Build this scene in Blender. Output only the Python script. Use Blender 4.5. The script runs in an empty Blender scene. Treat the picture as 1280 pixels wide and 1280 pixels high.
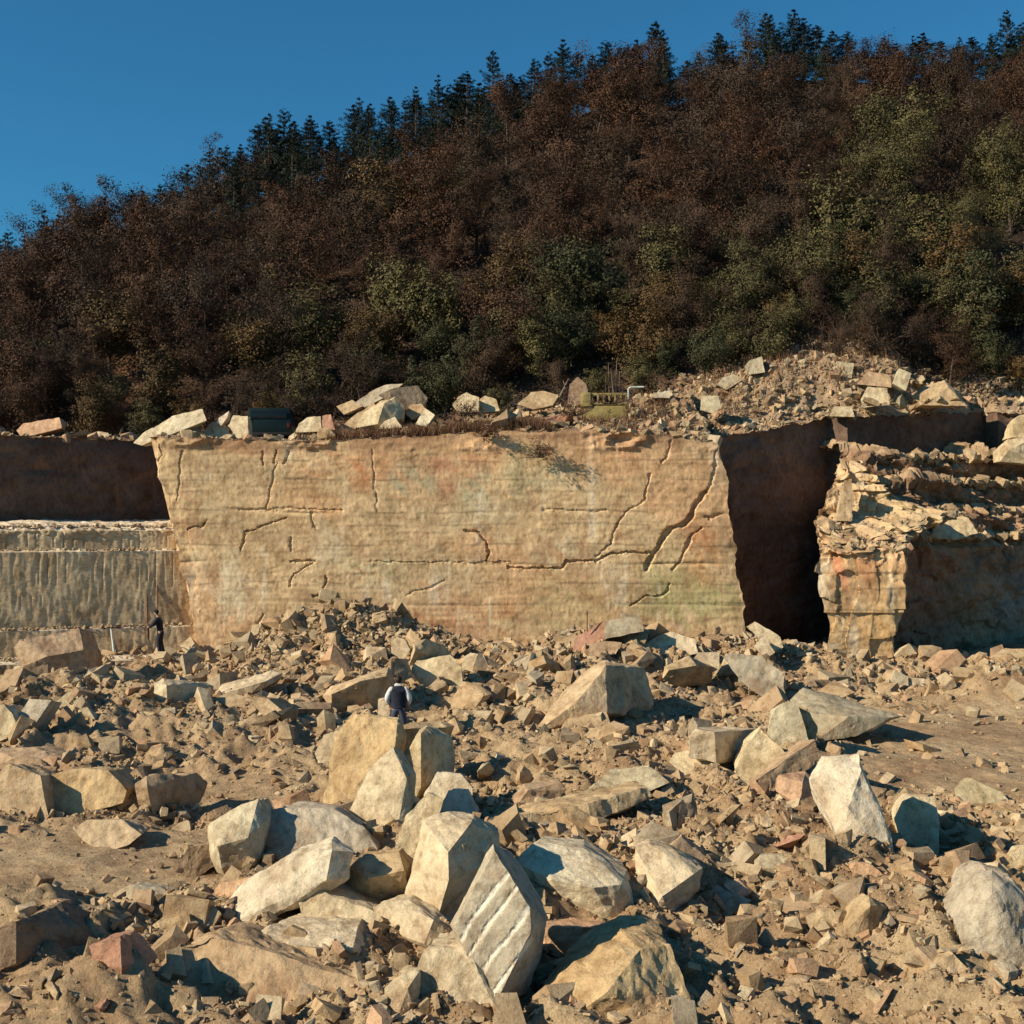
import bpy, bmesh, math, random
import numpy as np
from mathutils import Vector, Matrix
random.seed(7); RNG = np.random.default_rng(7)
D = bpy.data; SC = bpy.context.scene; COL = SC.collection
F = 1545.2; CAMZ = 6.0            # focal length in photo pixels, height of the eye above the quarry floor
def at(px, py, Y): return np.array([(px-640)*Y/F, Y, CAMZ-(py-640)*Y/F])
def pix(X, Y, Z): return 640+X*F/Y, 640-(Z-CAMZ)*F/Y
# ---------------------------------------------------------------- noise
def _h(ix, iy, iz, s):
    h = (ix.astype(np.uint32)*np.uint32(374761393)) ^ (iy.astype(np.uint32)*np.uint32(668265263)) ^ (iz.astype(np.uint32)*np.uint32(2147483647)) ^ np.uint32((s*974711+77) & 0xffffffff)
    h = (h ^ (h >> np.uint32(13)))*np.uint32(1274126177); h = (h ^ (h >> np.uint32(15)))*np.uint32(2246822519)
    return ((h ^ (h >> np.uint32(16))) & np.uint32(0xffffff)).astype(np.float64)/float(0xffffff)
def vn(x, y, z, s=0):
    x, y, z = np.broadcast_arrays(np.asarray(x, float), np.asarray(y, float), np.asarray(z, float))
    fx, fy, fz = np.floor(x), np.floor(y), np.floor(z); ix, iy, iz = fx.astype(np.int64), fy.astype(np.int64), fz.astype(np.int64)
    u, v, w = x-fx, y-fy, z-fz; u = u*u*(3-2*u); v = v*v*(3-2*v); w = w*w*(3-2*w); r = 0
    for dx in (0, 1):
        for dy in (0, 1):
            for dz in (0, 1):
                r = r + _h(ix+dx, iy+dy, iz+dz, s)*(u if dx else 1-u)*(v if dy else 1-v)*(w if dz else 1-w)
    return r*2-1
def fbm(x, y, z=0., oc=4, s=0, g=.5):
    r = 0; a = 1.; x = np.asarray(x, float)*1.; y = np.asarray(y, float)*1.; z = np.asarray(z, float)*1.
    for o in range(oc):
        x, y, z = .80*x-.52*z+.30*y, .36*x+.93*y-.10*z, -.05*y+.48*x+.88*z
        r = r + a*vn(x+o*17.3, y-o*9.1, z+o*5.7, s+o); a *= g; x = x*2.03; y = y*2.03; z = z*2.03
    return r
def ridged(x, y, z=0., oc=3, s=0):
    r = 0; a = 1.; f = 1.
    for o in range(oc): r = r + a*(1-2*np.abs(vn(np.asarray(x)*f+o*11.3, np.asarray(y)*f, np.asarray(z)*f, s+o))); a *= .5; f *= 2.1
    return r
def sm(t): t = np.clip(t, 0, 1); return t*t*(3-2*t)
# ---------------------------------------------------------------- scene bookkeeping
def tag(o, label=None, cat=None, group=None, kind=None):
    if label: o['label'] = label
    if cat: o['category'] = cat
    if group: o['group'] = group
    if kind: o['kind'] = kind
    return o
def link(name, me, mats=(), parent=None, loc=None):
    o = D.objects.new(name, me); COL.objects.link(o)
    for m in (mats if isinstance(mats, (list, tuple)) else [mats]): me.materials.append(m)
    if loc is not None: o.location = loc
    if parent: o.parent = parent
    return o
def empty(name, loc, rz=0, s=1):
    o = D.objects.new(name, None); COL.objects.link(o); o.location = loc; o.rotation_euler = (0, 0, rz); o.scale = (s, s, s); o.empty_display_size = .2; return o
def npmesh(name, V, Fc, smooth=False, col=None, n=None):
    """V (N,3), Fc (M,k) faces of equal size"""
    me = D.meshes.new(name); k = Fc.shape[1]
    me.vertices.add(len(V)); me.vertices.foreach_set('co', np.ascontiguousarray(V, np.float32).ravel())
    me.loops.add(Fc.size); me.loops.foreach_set('vertex_index', np.ascontiguousarray(Fc, np.int32).ravel())
    me.polygons.add(len(Fc)); me.polygons.foreach_set('loop_start', np.arange(0, Fc.size, k, dtype=np.int32))
    me.update(calc_edges=True); me.polygons.foreach_set('use_smooth', np.full(len(Fc), bool(smooth)))
    if col is not None:
        a = me.color_attributes.new('Col', 'FLOAT_COLOR', 'POINT'); c = np.ones((len(V), 4), np.float32); c[:, :3] = col
        a.data.foreach_set('color', c.ravel())
    return me
def gridfaces(nu, nv):
    i = np.arange(nu*nv).reshape(nu, nv)
    return np.stack([i[:-1, :-1], i[1:, :-1], i[1:, 1:], i[:-1, 1:]], -1).reshape(-1, 4)
# ---------------------------------------------------------------- materials
def nt(name):
    m = D.materials.new(name); m.use_nodes = True; t = m.node_tree; b = t.nodes['Principled BSDF']; b.inputs['Roughness'].default_value = .92
    b.inputs['Specular IOR Level'].default_value = .25
    return m, t, b
def N(t, typ, **k):
    n = t.nodes.new(typ)
    for a, v in k.items():
        if a in n.inputs.keys() if isinstance(a, str) else False: n.inputs[a].default_value = v
        else: setattr(n, a, v)
    return n
def noise(t, vec, scale, det=5, rough=.55, dist=0):
    n = t.nodes.new('ShaderNodeTexNoise'); n.inputs['Scale'].default_value = scale; n.inputs['Detail'].default_value = det
    n.inputs['Roughness'].default_value = rough; n.inputs['Distortion'].default_value = dist; t.links.new(vec, n.inputs['Vector']); return n.outputs['Fac']
def ramp(t, fac, stops):
    r = t.nodes.new('ShaderNodeValToRGB'); e = r.color_ramp.elements
    while len(e) < len(stops): e.new(.5)
    for q, (p, c) in zip(e, stops): q.position = p; q.color = (*c, 1) if len(c) == 3 else c
    t.links.new(fac, r.inputs['Fac']); return r.outputs['Color']
def g(v): return (v, v, v)
def mul(t, a, b, fac=1., mode='MULTIPLY'):
    m = t.nodes.new('ShaderNodeMix'); m.data_type = 'RGBA'; m.blend_type = mode; m.inputs[0].default_value = fac
    for s, i in ((a, 6), (b, 7)):
        if isinstance(s, (tuple, list)): m.inputs[i].default_value = (*s, 1)
        else: t.links.new(s, m.inputs[i])
    return m
def bump(t, b, h, strength, dist, prev=None):
    n = t.nodes.new('ShaderNodeBump'); n.inputs['Strength'].default_value = strength; n.inputs['Distance'].default_value = dist
    t.links.new(h, n.inputs['Height'])
    if prev: t.links.new(prev, n.inputs['Normal'])
    t.links.new(n.outputs['Normal'], b.inputs['Normal']); return n.outputs['Normal']
def coord(t, scale=(1, 1, 1), rnd=True, kind='Object', rot=(0, 0, 0)):
    c = t.nodes.new('ShaderNodeTexCoord'); mp = t.nodes.new('ShaderNodeMapping'); mp.inputs['Scale'].default_value = scale; mp.inputs['Rotation'].default_value = rot
    t.links.new(c.outputs[kind], mp.inputs['Vector'])
    if rnd:
        i = t.nodes.new('ShaderNodeObjectInfo'); k = t.nodes.new('ShaderNodeMath'); k.operation = 'MULTIPLY'; k.inputs[1].default_value = 60
        t.links.new(i.outputs['Random'], k.inputs[0]); t.links.new(k.outputs[0], mp.inputs['Location']); t.links.new(k.outputs[0], mp.inputs['Rotation'])
    return mp.outputs[0]
def stone_material(name, source, rnd=True, streak=(1, 1, 1), bs=.6, beds=.0):
    """broken sandstone; its tint comes from the object colour or the Col attribute"""
    m, t, b = nt(name); v = coord(t, rnd=rnd); vs = coord(t, streak, rnd=rnd, rot=(0, .1, 0))
    if source == 'object': base = N(t, 'ShaderNodeObjectInfo').outputs['Color']
    else:
        a = t.nodes.new('ShaderNodeAttribute'); a.attribute_name = 'Col'; base = a.outputs['Color']
    c = mul(t, base, ramp(t, noise(t, v, 1.3, 5, .6, .4), [(.3, (.66, .58, .5)), (.5, (.98, .95, .9)), (.72, (1.15, 1.15, 1.12))]))
    c = mul(t, c.outputs[2], ramp(t, noise(t, vs, 5., 6, .68), [(.32, (.62, .56, .5)), (.5, (1, 1, 1)), (.75, (1.14, 1.12, 1.1))]))
    c = mul(t, c.outputs[2], ramp(t, noise(t, v, 34., 3, .7), [(.28, g(.72)), (.5, g(1.)), (.8, g(1.12))]))
    wv = t.nodes.new('ShaderNodeTexWave'); wv.wave_type = 'BANDS'; wv.bands_direction = 'Z'; wv.inputs['Scale'].default_value = 1.1; wv.inputs['Distortion'].default_value = 9; wv.inputs['Detail'].default_value = 6; wv.inputs['Detail Scale'].default_value = 1.4; wv.inputs['Detail Roughness'].default_value = .65
    t.links.new(coord(t, rnd=rnd, rot=(.5, .35, .2)) if rnd else coord(t, rnd=False), wv.inputs['Vector'])
    if beds: c = mul(t, c.outputs[2], ramp(t, wv.outputs['Fac'], [(0, (.74, .70, .66)), (.16, g(.97)), (.6, g(1.)), (1., g(1.06))]), beds)
    st = mul(t, c.outputs[2], (.30, .16, .085), 0, 'MIX'); k = ramp(t, noise(t, v, .8, 4, .6, 1.2), [(.56, g(0)), (.7, g(.42))])
    t.links.new(k, st.inputs[0])
    t.links.new(st.outputs[2], b.inputs['Base Color'])
    p = bump(t, b, wv.outputs['Fac'], bs*.22 if beds else 0, .03); p = bump(t, b, noise(t, vs, 4.5, 9, .7), bs, .07, p); p = bump(t, b, noise(t, v, 26., 5, .65), bs*.9, .018, p)
    return m
M = {}
M['stone'] = stone_material('broken_sandstone', 'object', beds=.38, bs=.7)
M['rubble'] = stone_material('rubble_stone', 'attr', rnd=False)
M['face'] = stone_material('cut_rock_face', 'attr', rnd=False, streak=(1.7, 1.2, .85), bs=.3)
M['bench'] = stone_material('bench_face', 'attr', rnd=False, streak=(.9, .9, 2.4), bs=.35)
m, t, b = nt('quarry_dirt'); v = coord(t, rnd=False)
c = ramp(t, noise(t, v, .35, 6, .62, .5), [(.32, (.30, .185, .105)), (.48, (.44, .305, .175)), (.68, (.57, .43, .255))])
c = mul(t, c, ramp(t, noise(t, v, 4.5, 6, .7), [(.3, (.62, .56, .5)), (.52, g(1.)), (.75, g(1.16))]))
c = mul(t, c.outputs[2], ramp(t, noise(t, v, 26, 4, .7), [(.3, g(.68)), (.5, g(1.)), (.8, g(1.2))]))
t.links.new(c.outputs[2], b.inputs['Base Color']); p = bump(t, b, noise(t, v, 5, 8, .7), .9, .12); bump(t, b, noise(t, v, 30, 4, .7), .8, .03, p)
M['dirt'] = m
m, t, b = nt('forest_floor'); v = coord(t, rnd=False)
a = t.nodes.new('ShaderNodeAttribute'); a.attribute_name = 'Col'
c = mul(t, a.outputs['Color'], ramp(t, noise(t, v, .8, 7, .7), [(.3, g(.5)), (.5, g(1.)), (.75, g(1.3))]))
t.links.new(c.outputs[2], b.inputs['Base Color']); bump(t, b, noise(t, v, 6, 7, .7), .8, .15); M['slope'] = m
def leaf_material(name, c1, c2, c3):
    m, t, b = nt(name); a = t.nodes.new('ShaderNodeAttribute'); a.attribute_name = 'Col'; sp = t.nodes.new('ShaderNodeSeparateColor'); t.links.new(a.outputs['Color'], sp.inputs[0])
    c = ramp(t, sp.outputs[0], [(.0, c1), (.5, c2), (1., c3)]); i = t.nodes.new('ShaderNodeObjectInfo')
    c = mul(t, c, ramp(t, i.outputs['Random'], [(0, g(.8)), (.5, (1, .98, .95)), (1, (1.18, 1.15, 1.05))]))
    t.links.new(c.outputs[2], b.inputs['Base Color']); b.inputs['Roughness'].default_value = .75
    return m
M['rust'] = leaf_material('rust_leaves', (.050, .025, .014), (.072, .035, .019), (.105, .052, .027))
M['brown'] = leaf_material('brown_twigs', (.042, .026, .017), (.060, .037, .023), (.084, .053, .032))
M['olive'] = leaf_material('olive_leaves', (.052, .045, .018), (.090, .078, .031), (.14, .122, .052))
M['green'] = leaf_material('green_leaves', (.026, .030, .013), (.046, .050, .021), (.085, .088, .038))
M['ochre'] = leaf_material('ochre_leaves', (.06, .036, .014), (.095, .058, .021), (.14, .09, .035))
M['needle'] = leaf_material('dark_needles', (.010, .016, .010), (.018, .028, .017), (.036, .052, .030))
M['weed'] = leaf_material('dry_weeds', (.10, .045, .025), (.19, .10, .055), (.32, .20, .11))
def plain(name, col, rough=.6, metal=0., var=.25, sc=8):
    m, t, b = nt(name); v = coord(t)
    c = mul(t, col, ramp(t, noise(t, v, sc, 5, .6), [(.3, g(1-var)), (.7, g(1+var))]))
    t.links.new(c.outputs[2], b.inputs['Base Color']); b.inputs['Roughness'].default_value = rough; b.inputs['Metallic'].default_value = metal; return m
M['bark'] = plain('bark', (.075, .055, .042), .9)
M['pale_bark'] = plain('pale_bark', (.20, .15, .12), .9)
# ---------------------------------------------------------------- terrain functions
def gauss(X, Y, x0, y0, rx, ry, h):
    return h*np.exp(-(((X-x0)/rx)**2+((Y-y0)/ry)**2))
def mnd(px, Y): return (px-640)*Y/F
MOUNDS = [(mnd(415, 47.3), 47.6, 3.4, 2.6, 2.0), (mnd(300, 45), 45.5, 3.0, 2.2, .35), (mnd(520, 46), 46.5, 3.0, 2.6, .8), (mnd(760, 45), 45.2, 3.6, 3.2, 1.35), (mnd(700, 40), 40, 3.2, 3, .55),
          (mnd(880, 48), 48.4, 3.5, 2.0, .6), (mnd(80, 37), 36.5, 3.0, 2.2, .95), (mnd(210, 35), 34.8, 2.6, 2.2, .4), (mnd(1010, 46.5), 46.5, 3.2, 2, .45),
          (mnd(1275, 38.5), 38.5, 2.3, 1.6, 1.25), (mnd(1060, 20), 20, 2.6, 2.4, .5), (mnd(1230, 15.5), 15.8, 1.6, 1.6, .4), (mnd(95, 14.5), 14.5, 1.0, .55, .62),
          (mnd(560, 20), 20, 2.4, 3, .35), (mnd(900, 29), 29, 2.6, 2.4, .35), (mnd(150, 44), 44.2, 3.2, 1.7, -.9), (mnd(20, 42), 42, 3, 2.5, -.8), (mnd(1200, 50), 50, 2.4, 1.6, -.4),
          (mnd(1180, 20.6), 20.6, 1.3, 1.0, -.75), (mnd(945, 17.9), 17.9, .9, .7, -.6), (mnd(855, 33), 33, 1.4, 1.1, -.7), (mnd(600, 26.5), 26.5, 1.3, .9, -.5), (mnd(720, 17), 17, .8, .6, -.5), (mnd(1100, 16.8), 16.8, 1.2, .8, .35), (mnd(330, 31), 31, 2.5, 1.5, .35), (mnd(20, 31), 31, 1.6, 1.2, .4)]
SAND = [(110, 1085, 230, 52), (1225, 945, 200, 70), (300, 1000, 95, 28), (1100, 905, 60, 20), (1260, 880, 90, 32), (215, 1060, 90, 30), (1170, 890, 50, 22)]
def sandmask(px, py):
    r = np.zeros(np.broadcast(px, py).shape)
    for (x, y, a, c) in SAND: r = np.maximum(r, sm(1.6-np.sqrt(((px-x)/a)**2+((py-y)/c)**2)*1.1))
    return r
def ground(X, Y, fine=True):
    X = np.asarray(X, float); Y = np.asarray(Y, float); z = 0*X*Y
    for (x0, y0, rx, ry, h) in MOUNDS: z = z+gauss(X, Y, x0, y0, rx, ry, h)
    Yc = np.maximum(Y, 8); near = sm((70-Y)/15)*sm((60-np.abs(X))/20)
    px, py = pix(X, Yc, z); rough = 1-.88*sandmask(px, py)
    z = z + near*(.13*fbm(X*.28, Y*.28, 0, 3, 11))
    if fine: z = z + near*rough*(.22*ridged(X*.8, Y*.8, 0, 3, 3)+.15*fbm(X*2.4, Y*2.4, 0, 3, 5, .6)+.07*np.abs(fbm(X*7, Y*7, 0, 2, 9))) + near*.018*fbm(X*5, Y*2.5, 0, 3, 21)
    return z
TOPK = np.array([(-40, 50, 9.3), (-24, 51.0, 9.25), (-14.95, 57.9, 9.25), (-14.72, 50, 9.0), (-8, 50, 8.85), (0, 50, 9.3), (6, 50, 9.15), (8.3, 50, 8.85), (8.5, 53.0, 9.1), (14.6, 57.0, 10.35), (15.3, 56.3, 10.35), (23.3, 61.0, 10.9), (23.6, 60.0, 10.8), (30, 59, 10.6), (60, 59, 10.6)])
BOTK = np.array([(-40, 50), (-24, 51.0), (-12.7, 57.9), (-12.1, 49.7), (-7, 49.75), (.5, 49.7), (7, 49.7), (9.7, 49.7), (9.9, 53.0), (14.6, 57.0), (15.3, 56.3), (23.3, 61.0), (23.6, 60.0), (30, 59), (60, 59)])
def Yedge(X): return np.interp(X, TOPK[:, 0], TOPK[:, 1])
HEAP = np.array([(0, 9.25), (430, 9.3), (520, 9.6), (600, 10.2), (690, 10.7), (760, 10.9), (830, 11.5), (900, 12.1), (950, 12.9), (1010, 13.4), (1110, 13.2), (1170, 12.0), (1230, 11.4), (1300, 11.2)])
RIDGE = np.array([(-600, 470), (0, 396), (150, 362), (250, 306), (350, 248), (450, 226), (580, 172), (680, 150), (780, 120), (900, 112), (1000, 88), (1050, 100), (1280, 98), (1900, 60)])
def terr(X, Y, fine=True):
    X = np.asarray(X, float); Y = np.asarray(Y, float)
    ze = np.interp(X, TOPK[:, 0], TOPK[:, 2]); ye = Yedge(X); zb = np.interp(640+X*F/60, HEAP[:, 0], HEAP[:, 1])
    z1 = ze+(zb-ze)*sm((Y-ye)/(60.5-ye+.01))
    zr = CAMZ-(np.interp(640+X*F/120, RIDGE[:, 0], RIDGE[:, 1])-640)*120/F
    u = np.clip((Y-62)/58, 0, 1); z2 = zb+(zr-zb)*u**.85
    z = np.where(Y < 62, z1, z2); z = np.where(Y > 120, z2-.12*(Y-120), z)
    z = z+sm((Y-64)/10)*1.2*fbm(X*.06, Y*.06, 0, 3, 31)
    if fine:
        e = sm((Y-ye)/.8); amp = sm((X+2)/6)*.5+.5
        z = z+amp*(.22*ridged(X*.7, Y*.7, 0, 3, 41)*e+.12*fbm(X*2.2, Y*2.2, 0, 3, 43)+.05*fbm(X*7, Y*7, 0, 2, 45))*sm((70-Y)/6)
    return z
def hit(px, py, fn=ground, y0=12., y1=52.):
    """distance at which the line of sight through a pixel meets the ground"""
    Ys = np.arange(y0, y1, .05); X = (px-640)*Ys/F; Z = CAMZ-(py-640)*Ys/F; k = np.nonzero(fn(X, Ys, False) > Z)[0]
    return float(Ys[k[0]]) if len(k) else y1-.3
# ================================================================ SETTING
# ---- quarry floor: one sheet, fine in front of the cliff, coarse to the horizon
gx = np.concatenate([[-900, -400, -200, -120, -80, -60, -48, -40, -34, -30, -27.5], np.arange(-26, 26.01, .085), [27.5, 30, 34, 40, 48, 60, 80, 120, 200, 400, 900]])
ys = [11.5]
while ys[-1] < 52: ys.append(ys[-1]+.038*max(1., ys[-1]/18))
gy = np.concatenate([[-900, -300, -100, -40, -10, 2, 7, 10], ys, [54, 58, 65, 80, 120, 200, 400, 900]])
GX, GY = np.meshgrid(gx, gy, indexing='ij'); GZ = ground(GX, GY)
me = npmesh('ground', np.stack([GX, GY, GZ], -1).reshape(-1, 3), gridfaces(len(gx), len(gy)), True)
tag(link('ground', me, M['dirt']), kind='structure')
# ---- terrace and wooded hillside above the cliff
tx = np.concatenate([[-400, -250, -160, -120, -95, -80, -70, -60, -52, -46, -40, -35, -31, -28], np.arange(-26, 28.01, .13), [30, 33, 37, 42, 48, 55, 63, 72, 85, 100, 130, 180, 260, 400]])
tt = np.concatenate([[0, .02], np.arange(.12, 9, .12), np.arange(9, 24, .5), np.arange(24, 110, 2.5), [130, 180, 260, 400]])
TX, TT = np.meshgrid(tx, tt, indexing='ij'); TYe = Yedge(TX); TY = TYe+TT+sm(TT/13)*(54-TYe); TZ = terr(TX, TY)
px_, py_ = pix(TX, TY, TZ)
scree = np.clip(sm((64.5-TY+1.5*fbm(TX*.5, TY*.5, 0, 3, 51))/3), 0, 1)[..., None]
dk = np.array([.045, .026, .016]); sc = np.array([.36, .25, .155]); wd = np.array([.16, .085, .05])
wm = (sm(fbm(TX*.45, TY*.45, 0, 3, 57)*1.5+.45)*sm((TX+30)/2)*sm((11-TX)/3))[..., None]*.8
bare = (np.exp(-((px_-150)/60)**2-((py_-480)/45)**2))[..., None]
colr = dk*(1-scree)+(sc*(1-wm)+wd*wm)*scree; colr = colr*(1-bare)+np.array([.17, .085, .045])*bare
me = npmesh('hill', np.stack([TX, TY, TZ], -1).reshape(-1, 3), gridfaces(len(tx), len(tt)), True, colr.reshape(-1, 3))
tag(link('hill', me, M['slope']), kind='structure')
# ---- helpers for rock faces
def seg_dist(px, py, line):
    d = np.full(px.shape, 1e9)
    for (x0, y0), (x1, y1) in zip(line[:-1], line[1:]):
        vx, vy = x1-x0, y1-y0; L = vx*vx+vy*vy+1e-9; s = np.clip(((px-x0)*vx+(py-y0)*vy)/L, 0, 1)
        d = np.minimum(d, np.hypot(px-x0-s*vx, py-y0-s*vy))
    return d
CRACKS = [([(635, 709), (674, 711), (703, 709), (708, 702), (717, 701), (745, 702), (765, 691), (803, 690), (812, 690)], 1.5, .16),
 ([(808, 709), (813, 695), (827, 678), (837, 660), (858, 654), (868, 633), (882, 616)], 3.2, .26), ([(839, 550), (834, 572), (827, 578)], 1, .07),
 ([(812, 592), (808, 612), (805, 626), (782, 640), (772, 655), (765, 667), (764, 680), (745, 695)], 1.1, .08), ([(841, 712), (850, 700), (855, 688), (868, 667), (878, 660)], 1.6, .12),
 ([(789, 757), (806, 745), (827, 746), (835, 740), (837, 729)], 1.2, .1), ([(880, 647), (888, 648), (899, 642)], 1.5, .12), ([(882, 616), (890, 590), (896, 560)], 1.2, .07),
 ([(300, 686), (307, 666), (330, 656), (345, 652), (356, 647)], 1.3, .13), ([(364, 702), (395, 701), (379, 712), (366, 716), (361, 732)], 1.1, .1), ([(408, 719), (406, 732), (402, 745), (392, 747)], 1.2, .1),
 ([(580, 662), (595, 663), (605, 673), (612, 684), (607, 702)], 1.7, .14), ([(510, 745), (516, 740), (535, 737), (556, 725)], .8, .05), ([(300, 638), (350, 636), (430, 637)], .8, .06),
 ([(460, 702), (500, 703), (640, 703)], .7, .05), ([(680, 637), (725, 639), (760, 638)], .7, .05), ([(345, 580), (338, 610), (333, 637)], .7, .05), ([(315, 794), (322, 780), (330, 768)], 1, .08),
 ([(197, 557), (194, 594), (200, 644)], 1, .09), ([(227, 566), (225, 600), (219, 625)], .8, .05), ([(233, 663), (244, 657), (252, 658), (259, 650)], 1.1, .1), ([(465, 560), (468, 600), (472, 640)], .6, .04),
 ([(328, 565), (329, 580)], 1.2, .1), ([(345, 564), (341, 578)], 1.3, .1), ([(361, 564), (356, 579)], 1.4, .12), ([(389, 640), (390, 655), (395, 660)], 1.4, .08), ([(365, 672), (364, 688)], 1.2, .08)]
BLOT = [(560, 575, 60, 14, (.56, .31, .19), .5), (452, 592, 60, 32, (.52, .27, .14), .6), (548, 612, 20, 30, (.50, .28, .17), .55), (508, 596, 26, 30, (.44, .42, .28), .7), (588, 610, 26, 34, (.46, .43, .29), .7),
 (652, 595, 56, 44, (.47, .41, .25), .6), (482, 790, 20, 30, (.50, .2, .12), .6), (545, 780, 60, 28, (.48, .24, .13), .55), (638, 760, 12, 14, (.5, .24, .12), .6), (470, 716, 45, 26, (.52, .47, .30), .6),
 (700, 755, 90, 40, (.52, .42, .23), .5), (860, 745, 70, 50, (.45, .41, .20), .6), (275, 740, 38, 60, (.62, .54, .38), .6), (410, 690, 22, 40, (.62, .52, .36), .5), (690, 690, 40, 18, (.58, .49, .33), .6),
 (600, 640, 50, 16, (.60, .50, .33), .5), (880, 690, 26, 40, (.53, .27, .13), .55), (770, 580, 50, 30, (.56, .32, .17), .45), (540, 640, 60, 30, (.56, .45, .28), .4), (730, 810, 30, 20, (.55, .22, .14), .6),
 (250, 620, 60, 50, (.52, .40, .24), .4), (860, 600, 40, 40, (.55, .36, .19), .4), (1080, 700, 20, 60, (.58, .3, .15), .6), (1085, 780, 40, 30, (.62, .40, .19), .8), (1045, 710, 14, 40, (.6, .28, .16), .7)]
STREAK = [(470, 752, 800, 2.2), (502, 750, 800, 2), (515, 755, 812, 1.5), (572, 752, 812, 1.6), (612, 745, 790, 2.2), (560, 700, 755, 1.5), (285, 700, 770, 6), (300, 720, 780, 3), (240, 690, 750, 3), (430, 560, 700, 1.2), (680, 575, 640, 2)]
def face_colour(P, base=(.585, .43, .255)):
    """colours of the rock itself: iron-red and grey-green beds, pale drill lines and calcite washes"""
    px, py = pix(P[:, 0], P[:, 1], P[:, 2]); X, Y, Z = P.T
    wx = px+14*fbm(X*.5, Z*.5, 3, 3, 61); wy = py+12*fbm(X*.5, Z*.5, 9, 3, 63)
    c = np.tile(np.array(base), (len(P), 1))
    c = c*(1+.16*fbm(X*.35, Z*.9, 0, 4, 65))[:, None]
    patch = fbm(X*1.7, Z*1.2, 33, 4, 64, .65)
    for (x, y, a, b_, col, k) in BLOT:
        w = min(.95, k*1.4)*(sm(1.35-np.sqrt(((wx-x)/a)**2+((wy-y)/b_)**2))*sm(.75+.9*patch))[:, None]; c = c*(1-w)+np.array(col)*w
    s = fbm(X*3, Y*3, Z*1.6, 3, 67)*.45+fbm(X*9, Y*9, Z*7, 4, 69, .65)*.5+fbm(X*1.2+.3*Z, 0, Z*5, 3, 70)*.25
    c = c*(1+.17*s)[:, None]
    w = sm(vn(X*2.2, Z*.35, 5, 71)*1.6+fbm(X*6, Z*3, 5, 3, 72)*.5-.75)[:, None]*.55; c = c*(1-w)+np.array([.74, .66, .52])*w
    w = sm(vn(X*1.4, Z*.6, 15, 73)*1.3+fbm(X*7, Z*7, 15, 3, 74)*.9-.8)[:, None]*.5; c = c*(1-w)+np.array([.46, .25, .15])*w
    ln = np.zeros(len(P))
    for zb_ in (8.1, 7.3, 6.02, 5.5, 4.7, 3.95, 3.1, 2.3, 1.4): ln = np.maximum(ln, np.exp(-((Z-zb_-.10*vn(X*.3, 0, zb_, 3)-.03*vn(X*3, 0, zb_, 4))/.035)**2)*sm(vn(X*.8, zb_, 0, 75)*2+.2))
    c = c*(1-.42*ln[:, None])
    pk = sm(fbm(X*.25, Z*.5, 44, 4, 76, .6)*1.6+.3)[:, None]*.55; c = c*(1-pk)+c*np.array([1.06, .86, .80])*pk
    for (x, y0, y1, wd_) in STREAK:
        w = (np.exp(-((px-x-1.5*vn(py*.05, x, 0, 5))/wd_)**2)*((py > y0) & (py < y1)))[:, None]*.55; c = c*(1-w)+np.array([.72, .62, .44])*w
    return c
def crack_disp(P):
    px, py = pix(P[:, 0], P[:, 1], P[:, 2]); d = np.zeros(len(P))
    qx = px+2.1*fbm(px*.14, py*.14, 0, 3, 81, .5); qy = py+2.1*fbm(px*.14, py*.14, 7, 3, 83, .5)
    for line, w, dep in CRACKS:
        r = seg_dist(qx, qy, line); d = np.maximum(d, dep*.85*np.clip((1.45-r/max(w*.8, 1.05))*2, 0, 1))
    r = seg_dist(qx, qy, CRACKS[1][0]); side = np.exp(-(r/12)**2)*.10*((py+px*.95) < (709+808*.95-10+8))
    return d-side*0
# ---- the cliff: one curtain of rock that follows the cut edge
def resample(K, step, fine=None):
    out = []
    for a, b_ in zip(K[:-1], K[1:]):
        n = max(1, int(np.ceil(np.linalg.norm((b_-a)[:2])/step))); out += [a+(b_-a)*i/n for i in range(n)]
    out.append(K[-1]); return np.array(out)
cut = lambda K: K
KK = np.concatenate([TOPK, BOTK], 1)     # xt yt zt xb yb
path = []
for i, (a, b_) in enumerate(zip(KK[:-1], KK[1:])):
    vis = (-26 < a[0] and b_[0] < 31); st = .042 if 3 <= i <= 6 else (.1 if vis else .6)
    n = max(1, int(np.ceil(np.linalg.norm((b_-a)[:2])/st))); path += [a+(b_-a)*k/n for k in range(n)]
path.append(KK[-1]); path = np.array(path); nv = 250
v_ = np.linspace(0, 1, nv)[None, :, None]; top = path[:, None, :3].copy(); bot = np.concatenate([path[:, 3:5], np.full((len(path), 1), -1.6)], 1)[:, None, :]
top[..., 2] = terr(path[:, 0], path[:, 1])[:, None]
P = (bot*(1-v_)+top*v_).reshape(-1, 3)
X, Y, Z = P.T
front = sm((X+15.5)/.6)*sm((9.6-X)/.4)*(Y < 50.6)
tooth = .10*ridged(X*.5, Y*.5, Z*.8, 3, 91)+.05*fbm(X*2.2, Y*2.2, Z*2.2, 4, 93)
rough_wall = .16*ridged(X*.4, Y*.4, Z*.7, 2, 95)+.05*fbm(X*1.5, Y*1.5, Z*4, 3, 97)
flat = .014*fbm(X*.3, 0, Z*.3, 2, 101)+.003*vn(X*9+.7*vn(X, 0, Z*2, 4), 0, Z*.5, 103)+.007*fbm(X*7, 0, Z*7, 4, 105, .65)+.016*sm(.5+5*fbm(X*.35, 0, Z*.6, 4, 107))+.008*sm(.5+9*(fbm(X*.9, 0, Z*1.6, 4, 108)-.25))+.010*vn(X*.7, 0, Z*9, 106)
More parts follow.
